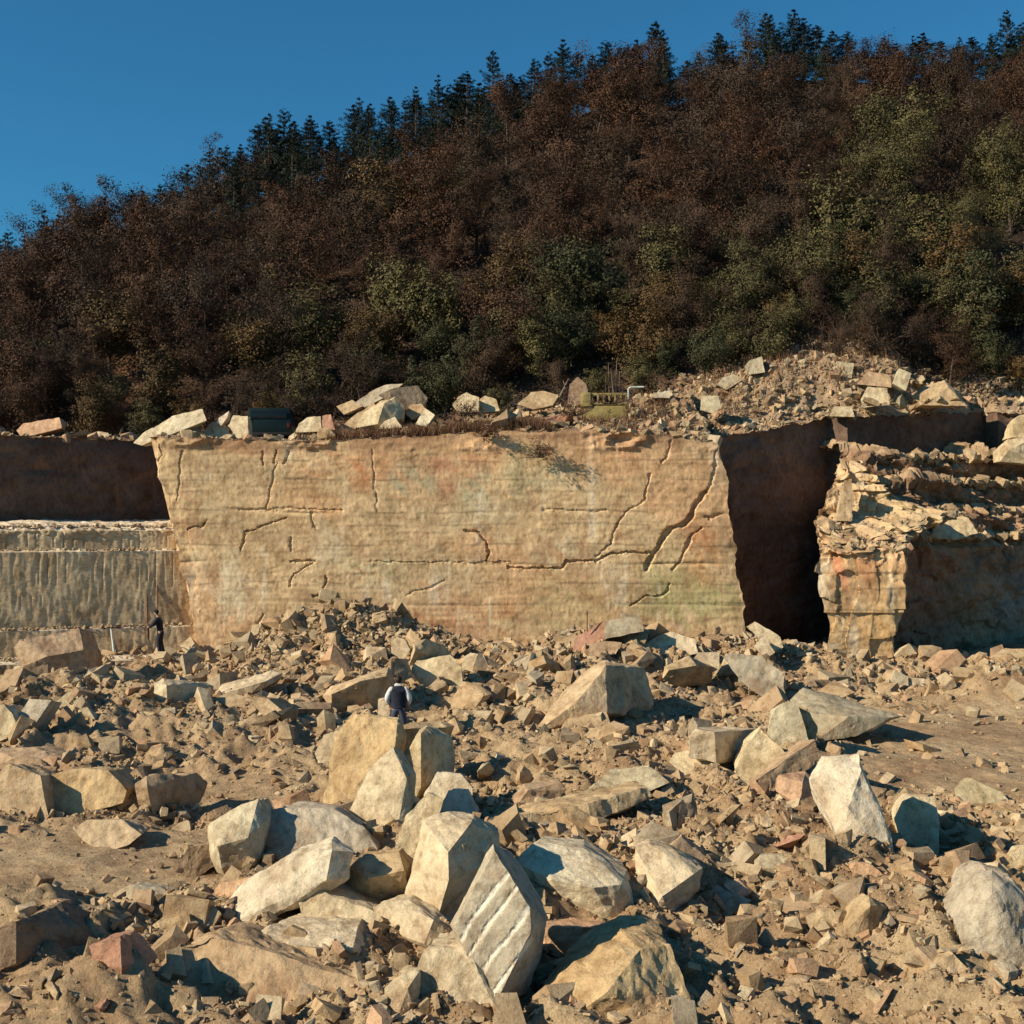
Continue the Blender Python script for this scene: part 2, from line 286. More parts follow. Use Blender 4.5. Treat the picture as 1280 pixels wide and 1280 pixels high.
bed = np.zeros(len(P))
for zb_, dp in ((6.02, .05), (3.95, .06), (2.3, .03)): bed += dp*np.exp(-((Z-zb_-.12*vn(X*.25, 0, zb_, 3))/.06)**2)*sm(vn(X*.3, 1, zb_, 9)*2+.6)
topr = sm((Z-8.2)/.7)*sm(fbm(X*.5, 0, Z, 3, 109)+.6)
offF = flat+bed+crack_disp(P)-topr*.16*ridged(X*.9, 0, Z*1.8, 3, 111)
off = front*offF+(1-front)*rough_wall
# corners crumble a little
cr = np.exp(-((X-np.interp(Z, [0, 9], [9.7, 8.3]))/.5)**2)*(Y < 50.3); cl = np.exp(-((X-np.interp(Z, [0, 9], [-12.1, -14.7]))/.4)**2)*(Y < 50.3)
P[:, 1] += off+(cr*.5+cl*.3)*np.abs(tooth)*1.6
P[:, 0] += (cr+cl)*tooth*1.6
vv = np.tile(np.linspace(0, 1, nv), len(path)); P[:, 2] += np.where(vv > .999, .0, 0)
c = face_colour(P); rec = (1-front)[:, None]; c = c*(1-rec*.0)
recess_shade = np.array([.135, .09, .07])*(1+.25*fbm(X*.4, Y*.4, Z*.9, 4, 113))[:, None]; c = c*(1-rec)+recess_shade*rec  # walls off the main front coloured dark: their shade is painted in
tp = (sm((vv-.93)/.05)*(.35+.5*sm(fbm(X*.6, 0, Z*1.5, 3, 119)+.3)))[:, None]*front[:, None]; c = c*(1-tp)+np.array([.34, .20, .12])*tp
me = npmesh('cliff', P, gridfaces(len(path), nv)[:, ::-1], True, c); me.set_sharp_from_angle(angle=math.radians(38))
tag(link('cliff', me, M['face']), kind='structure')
# ---- swept rock steps: profile (set-back, height) carried along a plan line
def sweep(name, p0, p1, prof, stepu, stepv, colfn, dispfn, mat, label, cat):
    p0 = np.array(p0, float); p1 = np.array(p1, float); L = np.linalg.norm(p1-p0); dr = (p1-p0)/L; nb = np.array([-dr[1], dr[0]])
    prof = np.array(prof, float); pr = [prof[0]]; nr = []
    for a, b_ in zip(prof[:-1], prof[1:]):
        n = max(2, int(np.ceil(np.linalg.norm(b_-a)/stepv))); d = (b_-a)/np.linalg.norm(b_-a)
        for k in range(1, n+1): pr.append(a+(b_-a)*k/n)
        nr += [np.array([-d[1], d[0]])]*n
    nr = np.array([nr[0]]+nr); pr = np.array(pr); nu = int(L/stepu)+1; us = np.linspace(0, L, nu)
    B = p0[None, None]+dr*us[:, None, None]+nb*pr[None, :, 0:1]
    P = np.concatenate([B, np.broadcast_to(pr[None, :, 1:2], (nu, len(pr), 1))], 2).reshape(-1, 3)
    U = np.repeat(us, len(pr)); NR = np.tile(nr, (nu, 1)); d = dispfn(U, P, NR)
    P2 = P.copy(); P2[:, :2] += nb*(NR[:, 0]*d)[:, None]; P2[:, 2] += NR[:, 1]*d
    if name == 'rock_shelf': P2[:, 2] += sm((P[:, 2]-4.7)/.6)*(.42*fbm(U*.3, P[:, 2]*.5, 0, 3, 181)+.16*(_h(np.floor(U*.9).astype(np.int64), np.floor(P[:, 2]).astype(np.int64), np.zeros(len(U), np.int64), 5)-.5)); P2[:, :2] += nb*(sm((P[:, 2]-4.7)/.6)*.7*fbm(U*.45, P[:, 2]*1.2, 3, 3, 183))[:, None]
    if name == 'rock_shelf': P2[:, :2] += np.array([.36, 1.])*(2.4*(1-sm((U+.4*np.sin(P[:, 2]*5))/2.6)))[:, None]*sm((P[:, 2]-4.4)/.8)[:, None]
    me = npmesh(name, P2, gridfaces(nu, len(pr))[:, ::-1], True, colfn(U, P, NR)); me.set_sharp_from_angle(angle=math.radians(42))
    return tag(link(name, me, mat), label, cat)
def groove(U, Z, z0, z1, sp, ph, u0=0, u1=99):
    k = np.abs(((U+ph+.05*vn(U*2, Z*.2, 0, 7))/sp) % 1-.5)*2
    j = np.floor((U+ph)/sp); jj = _h((j*7).astype(np.int64), 0*j.astype(np.int64), 0*j.astype(np.int64), 19); zz = z0+(_h(j.astype(np.int64), 0*j.astype(np.int64), 0*j.astype(np.int64), 9)-.5)*.3*(z1-z0)
    return np.clip(1-k/.16, 0, 1)*(jj > .15)*(.4+.6*jj)*sm(vn(U*.45, z0*3, 0, 23)*2.5+1.3)*((Z > zz) & (Z < z1) & (U > u0) & (U < u1))
def ledge_g(U, P):
    Z = P[:, 2]; return np.maximum.reduce([groove(U, Z, 4.55, 5.25, .36, 0), groove(U, Z, 3.1, 4.35, .34, .1), groove(U, Z, 2.2, 2.7, .4, .2, 6.5, 9)*.5, groove(U, Z, 2.5, 2.9, .3, .2, 0, 3.0)*.5])
def ledge_d(U, P, NR):
    X, Y, Z = P.T; f = np.abs(NR[:, 0]); rough = (1-f)
    lip = np.exp(-((Z-5.3)/.35)**2)
    return f*(.05*ledge_g(U, P))*-1*-1*0 + (-f)*(.055*ledge_g(U, P)) + .05*fbm(U*.6, Z*.7, 0, 3, 121)+.015*fbm(U*6, Y*6, Z*2, 3, 123)+rough*.10*np.abs(fbm(U*2.2, Y*2, 0, 4, 125))*(.4+lip*.3)+lip*.07*fbm(U*1.7, Y*2.5, Z*5, 4, 127, .65)
def ledge_c(U, P, NR):
    X, Y, Z = P.T; c = np.tile(np.array([.60, .46, .29]), (len(P), 1))*(1+.2*fbm(U*.5, Z*.9, 0, 4, 131))[:, None]
    gq = ledge_g(U, P)[:, None]*.6; c = c*(1-gq)+np.array([.52, .38, .25])*gq
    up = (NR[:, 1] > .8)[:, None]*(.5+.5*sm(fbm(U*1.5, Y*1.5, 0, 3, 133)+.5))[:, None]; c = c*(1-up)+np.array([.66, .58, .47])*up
    e = np.zeros(len(P))
    for zz in (4.42, 1.36, .33): e = np.maximum(e, np.exp(-((Z-zz+.03)/.05)**2)*sm(fbm(U*1.2, zz, 0, 3, 135)+.6))
    e = e[:, None]*.7; c = c*(1-e)+np.array([.70, .62, .50])*e
    w = sm(fbm(U*.35, Z*.4, 6, 3, 137)*2-.3)[:, None]*.5; c = c*(1-w)+np.array([.34, .19, .10])*w
    return c
sweep('rock_ledge', (-26, 45.85), (-11.4, 50.62), [(-1.9, -2), (-1.8, .28), (0, .35), (0.02, 1.36), (.34, 1.40), (.36, 4.42), (.68, 4.47), (.72, 5.25), (1.4, 5.45), (9, 5.7)], .045, .05, ledge_c, ledge_d, M['bench'],
      'stepped tan rock ledges with rows of vertical drill grooves left of the smooth face', 'rock ledge')
# right hand shelves, dim and rough, above the dark bay
def shelf_d(U, P, NR):
    X, Y, Z = P.T; k = sm((Z-4.6)/.5)
    B = lambda f, sd: _h(np.floor(U*f+.6*vn(U*2, Z*2, Y, 5)).astype(np.int64), np.floor(Y*f*.8).astype(np.int64), np.floor(Z*f*1.6+.4*vn(U*2, Z*2, Y, 6)).astype(np.int64), sd)-.5
    return (1-k)*(.35*fbm(U*.35, Z*.35, 4, 4, 191, .6)+.22*B(.55, 8)+.12*ridged(U*.9, Z*.9, 2, 3, 193))+.34*k*B(1.1, 3)+.2*k*B(2.6, 4)+.10*fbm(U*.6, Y*.9, Z*1.6, 4, 141)+.12*sm(.5+3*fbm(U*.9, Y*.5, Z*.9, 3, 143))+k*.08*fbm(U*4, Y*4, Z*6, 4, 145)
def shelf_c(U, P, NR):
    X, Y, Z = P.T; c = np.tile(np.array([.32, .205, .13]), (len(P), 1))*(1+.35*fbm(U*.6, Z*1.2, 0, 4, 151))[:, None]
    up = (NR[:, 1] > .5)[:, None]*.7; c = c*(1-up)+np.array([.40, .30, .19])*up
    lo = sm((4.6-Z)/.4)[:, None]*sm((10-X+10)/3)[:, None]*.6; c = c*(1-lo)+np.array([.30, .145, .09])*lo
    haze = .3*(sm((X-20.9+.5*vn(Z*2, X, 0, 9))/.8)*sm((3.8-Z)/.4))[:, None]*.85; c = c*(1-haze)+np.array([.33, .36, .35])*haze  # hazy shade on the far right wall, put in as blue-grey colour
    return c
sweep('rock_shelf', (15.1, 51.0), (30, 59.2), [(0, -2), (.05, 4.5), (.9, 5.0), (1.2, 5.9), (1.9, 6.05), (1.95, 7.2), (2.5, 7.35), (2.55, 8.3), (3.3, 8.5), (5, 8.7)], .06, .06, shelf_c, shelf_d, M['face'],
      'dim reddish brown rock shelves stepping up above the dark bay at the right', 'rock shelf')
# sunlit buttress: a front, a top that crumbles back, two flanks
def buttress():
    # closed plan ring rising with z; left flank, front, right flank
    prof = [(-1.5, 12.25, 15.05, 47.5), (1.0, 12.2, 14.62, 47.45), (2.1, 12.1, 14.95, 47.5), (2.15, 11.9, 14.98, 47.4), (3.6, 11.95, 15.05, 47.6), (3.7, 11.8, 15.1, 47.55), (4.5, 12.05, 15.0, 47.8), (5.0, 12.2, 15.3, 48.8), (5.6, 12.3, 16.8, 49.8), (6.0, 12.8, 17.4, 50.6), (6.6, 13.15, 15.7, 51.0), (7.2, 13.5, 15.0, 51.4), (7.8, 13.8, 14.5, 51.8)]
    zs = []
    for a, b_ in zip(prof[:-1], prof[1:]):
        n = max(2, int((b_[0]-a[0])/.045)); zs += [tuple(np.array(a)+(np.array(b_)-np.array(a))*k/n) for k in range(n)]
    zs.append(prof[-1]); rows = []
    for (z, xl, xr, yf) in zs:
        xl += .13*float(fbm(z*1.1, 3., 0, 3, 171))-.05; xr += .12*float(fbm(z*1.1, 9., 0, 3, 173)); yf += .08*float(fbm(z*.9, 5., 0, 2, 174))
        pl = [(xl*57.5/yf+.3, 57.5), (xl+.3, yf+.6), (xl+.02, yf+.06), (xr-.04, yf+.02), (xr+.12, yf+.5), (xr+.5, 57.5)]
        r = []
        for (a, b_), n in zip(zip(pl[:-1], pl[1:]), (70, 12, 74, 10, 70)):
            r += [(a[0]+(b_[0]-a[0])*k/n, a[1]+(b_[1]-a[1])*k/n, z) for k in range(n)]
        r.append((*pl[-1], z)); rows.append(r)
    rows.append([(x, max(y, 52), z+.35) for (x, y, z) in rows[-1]])
    P = np.array(rows); nz, nr = P.shape[:2]; P = P.reshape(-1, 3); X, Y, Z = P.T.copy()
    k = sm((Z-3.9)/.9)
    d = (.06+.16*k)*ridged(X*.6, Y*.8, Z*.8, 3, 161)+(.03+.13*k)*fbm(X*3, Y*3, Z*3, 4, 163)+k*.55*(_h(np.floor(X*1.7).astype(np.int64), np.floor(Y*1.4).astype(np.int64), np.floor(Z*2.6).astype(np.int64), 6)-.5)+(1-k)*.16*(_h(np.floor(X*1.3+.5*vn(X, Z, 0, 8)).astype(np.int64), np.floor(Z*.9+.6*vn(X, Z*2, 0, 9)).astype(np.int64), np.zeros(len(X), np.int64), 7)-.5)
    P[:, 1] += -d; P[:, 0] += .7*d*np.sign(X-13.5)
    P[:, 2] += k*.15*fbm(X*2, Y*2, 0, 3, 167)
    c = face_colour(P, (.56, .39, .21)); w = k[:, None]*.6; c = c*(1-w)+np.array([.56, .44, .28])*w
    w = sm((Y-48.2)/.4)[:, None]*sm((5-Z)/.5)[:, None]*.7; c = c*(1-w)+np.array([.26, .13, .08])*w  # flanks behind the front painted darker to stand for shade
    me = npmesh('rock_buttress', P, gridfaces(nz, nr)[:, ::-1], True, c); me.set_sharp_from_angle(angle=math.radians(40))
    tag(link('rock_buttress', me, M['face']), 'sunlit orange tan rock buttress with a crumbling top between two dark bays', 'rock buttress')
buttress()
# ================================================================ BOULDERS
TINT = dict(cream=(.58, .48, .325), pale=(.65, .565, .42), tan=(.50, .375, .23), gold=(.52, .38, .22), brown=(.43, .31, .20), grey=(.44, .38, .28), red=(.44, .245, .17), orange=(.55, .36, .23), dark=(.27, .19, .13), green=(.51, .445, .30))
HERO = []          # (xmin, xmax, ymin, ymax) in the photo, to keep loose stones from burying them
def terrace(f): k = np.floor(f); return k+sm((f-k-.35)/.3)
def refine(bm, L):
    for _ in range(8):
        es = [e for e in bm.edges if e.calc_length() > L]
        if not es: break
        bmesh.ops.subdivide_edges(bm, edges=es, cuts=1, use_grid_fill=False)
        bmesh.ops.triangulate(bm, faces=[f for f in bm.faces if len(f.verts) > 3])
def boulder_mesh(name, pts, L, size, seed, rough=1., stripes=None, bev=.03):
    bm = bmesh.new(); vs = [bm.verts.new(p) for p in pts]
    r = bmesh.ops.convex_hull(bm, input=vs); bm.verts.ensure_lookup_table()
    junk = [v for v in bm.verts if not v.link_faces]; bmesh.ops.delete(bm, geom=junk, context='VERTS')
    bmesh.ops.dissolve_limit(bm, angle_limit=math.radians(13), verts=bm.verts[:], edges=bm.edges[:])
    bmesh.ops.triangulate(bm, faces=bm.faces[:]); refine(bm, L)
    bmesh.ops.remove_doubles(bm, verts=bm.verts[:], dist=L*.08)
    bmesh.ops.recalc_face_normals(bm, faces=bm.faces[:]); bm.normal_update()
    me = D.meshes.new(name); bm.to_mesh(me); bm.free(); n = len(me.vertices)
    P = np.empty(n*3, np.float32); me.vertices.foreach_get('co', P); P = P.reshape(-1, 3).astype(float)
    Nn = np.empty(n*3, np.float32); me.vertices.foreach_get('normal', Nn); Nn = Nn.reshape(-1, 3)
    Q = P/size+seed*3.7; x, y, z = Q.T; th = seed*1.3; q = x*math.sin(th)*.3+z+y*.35*math.cos(th)
    d = .008*ridged(x*1.3, y*1.3, z*1.3, 2, seed)+.006*fbm(x*5, y*5, z*5, 4, seed+5, .65)+.008*terrace(3*fbm(x*1.6, y*1.6, q*2.2, 2, seed+9))/max(1, rough)
    d = d*size*rough+.012*fbm(P[:, 0]*7, P[:, 1]*7, P[:, 2]*7, 3, seed+3, .6)
    d = d+size*rough*.005*vn(x*1.5, y*1.5, q*14, seed+13)
    # chipped edges: where the neighbourhood is an edge the stone has lost flakes
    P = P+Nn*d[:, None]-Nn*(size*.035*rough*np.clip(fbm(x*3.2, y*3.2, z*3.2, 2, seed+17)-.25, 0, 1))[:, None]
    if stripes is not None:
        s, w, ax = stripes(P); w = w*sm((-Nn[:, 1]-.3)*4); P = P+np.array(ax)*(w*.02)[:, None]
        cc = np.ones((n, 4), np.float32); cc[:, :3] = np.array([.44, .385, .29])*(1-w[:, None])+np.array([.80, .74, .62])*w[:, None]; me.color_attributes.new('Col', 'FLOAT_COLOR', 'POINT').data.foreach_set('color', cc.ravel())
    me.vertices.foreach_set('co', P.astype(np.float32).ravel()); me.update()
    me.polygons.foreach_set('use_smooth', np.ones(len(me.polygons), bool)); me.set_sharp_from_angle(angle=math.radians(19))
    return me
_k = [0]
def R(label, tint, sil, ridge=(), th=None, Y=None, tilt=.35, yaw=-.15, rough=1., fn=ground, y0=12., y1=52., stripes=None, cat='boulder', name='boulder', group=None, bev=.03, mat=None):
    _k[0] += 1; seed = _k[0]; sil = [tuple(map(float, p)) for p in sil]
    xs = [p[0] for p in sil]; ysl = [p[1] for p in sil]; cx = sum(xs)/len(xs); by = max(ysl)
    Yh = hit(cx, min(by, 1285)-3, fn, y0, y1)
    Y = Yh if Y is None else (min(Y, Yh) if fn is ground and by > 700 and cx < 2000 and min(ysl) > 740 else Y)
    w = (max(xs)-min(xs))*Y/F; h = (by-min(ysl))*Y/F; size = math.sqrt(w*h)
    if th is None: th = .75*min(w, h)+.15*max(w, h)
    if fn is ground or True: HERO.append((min(xs), max(xs), min(ysl), by, Y))
    mx, my = sum(xs)/len(xs), sum(ysl)/len(ysl); sil = [(mx+(a-mx)*1.04, my+(b_-my)*1.04) for a, b_ in sil]
    pts = []; wcx = (cx-640)*Y/F; bz = CAMZ-(by-640)*Y/F
    def base(px, py, near=0.):
        q = at(px, py, Y)
        for _ in range(4):
            dd = tilt*(q[2]-bz)+yaw*(q[0]-wcx)-near; q = at(px, py, Y+dd)
        return q
    front = [base(*p) for p in sil]; c0 = sum(front)/len(front)
    rd = [base(*p) for p in ridge]
    rr = random.Random(seed)
    back = [c0+(p-c0)*(.72+.15*rr.random())+np.array([.08*th, th*(.85+.3*rr.random()), -.08*th]) for p in front]
    under = []
    allp = front+rd+back+under; o0 = np.array([c0[0], c0[1]+th*.4, min(p[2] for p in allp)])
    L = max(.045, Y*.0028)
    if w*h < .5: L = min(L, math.sqrt(w*h)/7)
    me = boulder_mesh(name, [Vector(p-o0) for p in allp], L, size, seed, rough, (lambda P: stripes(P+o0)) if stripes else None, bev)
    o = link(name, me, mat or M['stone'], loc=o0)
    v = 1+.12*(rr.random()-.5); tc = TINT[tint]; o.color = (tc[0]*v, tc[1]*v, tc[2]*v*(1+.1*(rr.random()-.5)), 1)
    return tag(o, label, cat, group)
# -------- foreground, left
R('tan boulder at the left edge, left part of the long split boulder', 'tan', [(-25, 985), (12, 957), (49, 971), (48, 1010), (60, 1028), (27, 1031), (-25, 1030)])
R('long rounded tan boulder with a pale lower edge, right half of the split pair', 'gold', [(47, 974), (101, 961), (134, 966), (156, 988), (151, 1003), (128, 1009), (91, 1013), (60, 1028), (46, 1008)])
R('dark shaded boulder with a small pale corner, casting a long black shadow on the sand', 'brown', [(170, 980), (184, 971), (235, 969), (252, 985), (242, 1010), (190, 1023), (174, 1008)], [(184, 985, .35), (190, 1015, .3)], tilt=0, yaw=.9)
R('flat brown slab lying below the long rounded boulder at left', 'tan', [(92, 1035), (110, 1026), (150, 1026), (175, 1043), (160, 1055), (130, 1066), (105, 1050)], tilt=1.2, rough=1.3)
R('dark shaded boulder with a pale left facet at the lower left edge', 'dark', [(-12, 1165), (20, 1149), (45, 1142), (85, 1155), (120, 1178), (60, 1205), (18, 1218), (-12, 1218)], [(20, 1151, .3), (20, 1205, .35)], tilt=0, yaw=.8)
R('red brown stone with a lit orange facet above the dark hollow at lower left', 'red', [(112, 1183), (150, 1172), (163, 1190), (178, 1215), (150, 1240), (118, 1205)], [(150, 1178, .2), (152, 1210, .25)], yaw=.3)
R('huge rough brown boulder cut off by the bottom edge left of centre', 'brown', [(211, 1205), (225, 1180), (262, 1170), (300, 1175), (400, 1208), (470, 1232), (505, 1300), (300, 1320), (250, 1262), (218, 1230)], Y=15.6, tilt=.9, rough=1.6, th=1.1)
R('long pale cream slab leaning up to the right, brightest slab left of centre', 'pale', [(262, 1168), (269, 1146), (312, 1102), (370, 1068), (412, 1053), (437, 1068), (432, 1098), (400, 1110), (373, 1129), (333, 1136), (316, 1158), (292, 1176)], [(415, 1062, .35), (408, 1100, .3), (320, 1140, .2)], Y=18.6, tilt=.55, yaw=-.25, th=.8)
R('pale flat slab with a dark underside just below the long cream slab', 'cream', [(318, 1174), (340, 1156), (400, 1152), (445, 1160), (458, 1190), (452, 1225), (430, 1212), (380, 1196), (340, 1187)], [(330, 1177, .3), (380, 1180, .45), (440, 1188, .45)], Y=17.2, tilt=.9)
R('grey cream rounded slab above the long cream slab', 'grey', [(307, 1058), (325, 1030), (345, 1012), (380, 1008), (415, 1012), (450, 1035), (468, 1062), (440, 1075), (410, 1075), (370, 1078), (330, 1093), (315, 1085)], [(330, 1045, .25), (352, 1070, .3)], Y=20.4, tilt=.7, rough=1.3)
R('blocky olive tan boulder with a dark front, left end of the central pile', 'green', [(262, 1032), (300, 1008), (322, 1001), (333, 1025), (316, 1052), (322, 1085), (284, 1102), (265, 1072)], [(272, 1058, .5), (310, 1047, .4)], Y=21.2)
R('grey brown angular stone beside the sandy track, lower left', 'grey', [(150, 1112), (165, 1106), (200, 1110), (218, 1118), (190, 1140), (158, 1136)], [(170, 1118, .2)], tilt=.5)
R('reddish flaky stone between the sandy track and the long cream slab', 'orange', [(240, 1142), (275, 1105), (310, 1098), (295, 1125), (255, 1152)], tilt=.8, yaw=-.3)
R('square tan stone above the huge brown boulder, lower left', 'tan', [(188, 1162), (200, 1150), (235, 1145), (240, 1168), (215, 1187), (190, 1182)])
R('brown wedge stone left of the olive tan boulder', 'brown', [(220, 1090), (235, 1060), (262, 1056), (268, 1082), (242, 1098)], yaw=.4)
R('cream edged boulder cut by the left edge, middle height', 'cream', [(-15, 885), (5, 882), (14, 892), (19, 903), (8, 922), (-15, 932)], th=1)
R('long pale grey slab sloping down to the left edge of the dark mound', 'grey', [(3, 928), (22, 895), (37, 876), (62, 877), (52, 895), (33, 920), (14, 934)], tilt=.9)
R('small yellowish block on top of the left mound', 'gold', [(47, 905), (49, 891), (70, 885), (79, 893), (66, 906)])
R('greenish grey rounded boulder near the top of the left mound', 'green', [(65, 882), (85, 866), (108, 866), (112, 880), (100, 890), (70, 892)], rough=1.4)
R('small orange boulder with a pointed corner above the long rounded boulder', 'orange', [(125, 943), (133, 937), (148, 930), (156, 945), (150, 953), (130, 950)])
R('brown ledge shaped stone right above the split boulder at left', 'brown', [(-10, 938), (15, 938), (45, 935), (80, 945), (118, 962), (112, 972), (80, 966), (40, 972), (-10, 960)], [(20, 947, .4), (80, 952, .4)], tilt=1.)
R('large flat topped block with a black shaded front below the stepped ledges at left', 'brown', [(20, 810), (27, 801), (60, 793), (97, 787), (106, 808), (111, 822), (110, 842), (60, 846), (27, 834)], [(30, 828, .2), (60, 820, .9), (104, 812, .9)], Y=43, tilt=.9, yaw=.55, th=1.6)
R('rectangular block with a pale left face and a dark front, left of the rubble cone', 'cream', [(193, 853), (205, 850), (250, 853), (262, 857), (262, 878), (240, 884), (206, 882), (194, 874)], [(208, 857, .5), (209, 880, .5)], tilt=.05, yaw=.75, Y=37.5, bev=.015)
# -------- the rubble cone below the face
R('long flat pale slab at the foot of the rubble cone', 'cream', [(270, 864), (278, 855), (300, 846), (337, 839), (350, 842), (340, 855), (310, 869), (274, 874)], [(280, 866, .3), (330, 852, .4)], Y=38.5, tilt=1.1)
R('plank shaped stone lying diagonally below the rubble cone', 'tan', [(317, 876), (324, 871), (336, 874), (374, 907), (370, 919), (350, 916), (319, 884)], Y=35, tilt=.9)
R('dark fronted block with a thin lit top below the rubble cone', 'brown', [(357, 884), (372, 878), (412, 879), (418, 902), (400, 908), (366, 906)], [(360, 886, .5), (414, 886, .5)], tilt=.1, yaw=.6, Y=34.5)
R('big rounded brown block with a lit top, left of the person in the dark vest', 'tan', [(405, 870), (415, 858), (445, 846), (484, 836), (489, 852), (484, 872), (472, 888), (415, 890)], [(415, 868, .5), (450, 852, 1.), (482, 846, .8)], Y=36, tilt=.5, yaw=.3)
R('pale slab near the top of the rubble cone', 'cream', [(422, 820), (435, 806), (465, 801), (456, 818), (436, 824)], tilt=1.2)
R('brown wedge right of the pale slab on the rubble cone', 'brown', [(453, 822), (462, 806), (471, 799), (477, 812), (470, 825)], yaw=.5)
R('dark peaked stone standing on the crest of the rubble cone', 'brown', [(444, 788), (449, 770), (456, 765), (468, 775), (469, 789)], yaw=.7, Y=47.6)
R('small pale peaked stone at the crest of the rubble cone, left of the dark peak', 'tan', [(381, 785), (386, 773), (395, 779), (397, 790), (384, 791)], Y=47.6)
R('large smooth cream boulder under a dark pyramid stone', 'cream', [(513, 835), (522, 826), (562, 820), (576, 836), (577, 858), (545, 868), (524, 852)], Y=38.5, tilt=.45, rough=.8)
R('dark pyramid stone perched behind the smooth cream boulder', 'tan', [(512, 832), (518, 804), (532, 800), (552, 806), (566, 822), (545, 826)], [(519, 812, .3)], Y=39.5, tilt=0, yaw=.7)
R('pale block left of the dark pyramid stone', 'cream', [(489, 803), (496, 797), (506, 800), (512, 812), (504, 826), (490, 816)], Y=41)
R('brown wedge above the head of the person in the dark vest', 'brown', [(490, 824), (504, 824), (515, 846), (500, 852), (488, 842)], Y=38, yaw=.6)
R('small flat pale stone below the rubble cone, between plank and dark block', 'cream', [(323, 866), (336, 858), (356, 854), (361, 872), (338, 877)], tilt=.8)
R('golden wedge right of the person in the dark vest', 'gold', [(510, 899), (513, 882), (527, 879), (536, 888), (530, 899)], [(530, 885, .2)], yaw=.4)
R('small pale block left of the person in the dark vest', 'cream', [(472, 892), (473, 874), (484, 872), (488, 884), (486, 896)], Y=32.6)
R('low block with thin lit top and brown front beside the tall slab', 'tan', [(500, 909), (512, 904), (550, 903), (566, 908), (560, 925), (500, 940)], [(506, 911, .4), (556, 909, .4)], Y=27.5, tilt=.1, yaw=.5)
# -------- central pile
R('tall tan slab standing upright in front of the person in the dark vest', 'gold', [(403, 1013), (410, 971), (423, 944), (427, 900), (444, 895), (497, 899), (503, 920), (497, 945), (490, 1010), (437, 1030)], [(497, 900, .1), (492, 945, .2)], Y=25.2, tilt=.3, th=.8, rough=1.2)
R('small cream stone behind the left side of the tall upright slab', 'cream', [(394, 942), (405, 920), (428, 912), (428, 952), (398, 953)], Y=27.3)
R('cream triangular slab leaning on the tall upright slab', 'cream', [(435, 1021), (464, 962), (491, 938), (511, 971), (511, 1011), (491, 1064), (477, 1056)], [(508, 975, .15)], Y=23.4, tilt=.5, rough=.9)
R('boulder with a bright left facet and dark flat face, right of the triangular slab', 'cream', [(504, 947), (524, 915), (534, 911), (561, 922), (567, 940), (566, 963), (534, 992), (516, 1003), (509, 985)], [(526, 918, .5), (526, 985, .5)], Y=24.6, tilt=.1, yaw=.65, bev=.015, rough=.8)
R('rounded bright cream boulder at the top of the central pile', 'pale', [(532, 994), (548, 967), (575, 968), (590, 986), (588, 1012), (545, 1030)], Y=23.1, tilt=.6)
R('narrow cream slab at the left of the central pile crest', 'cream', [(496, 1058), (508, 1021), (534, 992), (553, 1000), (545, 1030), (530, 1085), (512, 1080)], Y=21.9, tilt=.4)
R('pointed cream stone in the notch of the central pile', 'pale', [(543, 1028), (561, 989), (583, 988), (598, 1022), (562, 1040)], Y=22.2, tilt=.5)
R('large faceted boulder mid pile with a cream left side and shaded brown right', 'cream', [(508, 1115), (528, 1062), (531, 1028), (561, 1018), (592, 1022), (622, 1045), (624, 1070), (604, 1098), (578, 1150), (548, 1160), (518, 1140)], [(588, 1030, .35), (560, 1065, .7), (561, 1100, .75), (548, 1145, .6)], Y=20.4, tilt=.25, yaw=.1)
R('brown topped block with a lit upper left, under the large faceted boulder', 'tan', [(422, 1119), (436, 1085), (448, 1073), (497, 1067), (512, 1092), (512, 1132), (464, 1143), (430, 1128)], [(432, 1118, .1), (462, 1098, .6), (505, 1088, .5)], Y=19.9, tilt=.3)
R('low pale stepped slab in front of the brown topped block', 'cream', [(375, 1118), (385, 1110), (402, 1112), (440, 1130), (480, 1147), (487, 1175), (460, 1190), (400, 1165), (378, 1145)], Y=18.6, tilt=.8, rough=1.3)
R('pale rounded stone with a brown right side, between stepped slab and striped block', 'cream', [(467, 1134), (490, 1127), (511, 1128), (545, 1140), (578, 1170), (548, 1192), (497, 1172), (472, 1156)], [(542, 1150, .35), (530, 1180, .3)], Y=18.4, tilt=.5)
def stripe_fn(P):
    px, py = pix(P[:, 0], P[:, 1], P[:, 2]); t = (px-618)*.81+(py-1061)*.59          # distance down the slanting face
    w = np.zeros(len(P))
    for s0 in (31, 51, 78, 104): w = np.maximum(w, np.clip(1.6-np.abs(t-s0+3*fbm(px*.05, py*.05, 0, 2, 5))/2.4, 0, 1))
    return t, w, (0, .9, 0)
SB = R('striped pale grey block with parallel drill grooves, tilted on its corner in the centre', 'grey', [(617, 1060), (632, 1070), (682, 1148), (674, 1190), (655, 1240), (625, 1254), (600, 1234), (593, 1210), (566, 1156), (602, 1098)], [(618, 1064, .5), (662, 1135, .62), (664, 1165, .62), (622, 1248, .6), (598, 1230, .5), (570, 1157, .4)], Y=17.6, tilt=.25, yaw=.0, rough=.45, bev=.012, stripes=stripe_fn, mat=M['rubble'])
R('thick flat block with smooth white top and rough tan front beside the striped block', 'pale', [(642, 1077), (669, 1056), (729, 1062), (780, 1088), (794, 1139), (768, 1156), (719, 1144), (692, 1121), (662, 1104)], [(655, 1090, .1), (690, 1100, .7), (742, 1110, .8), (776, 1106, .7)], Y=19.8, tilt=.9, yaw=0, bev=.015, rough=.8)
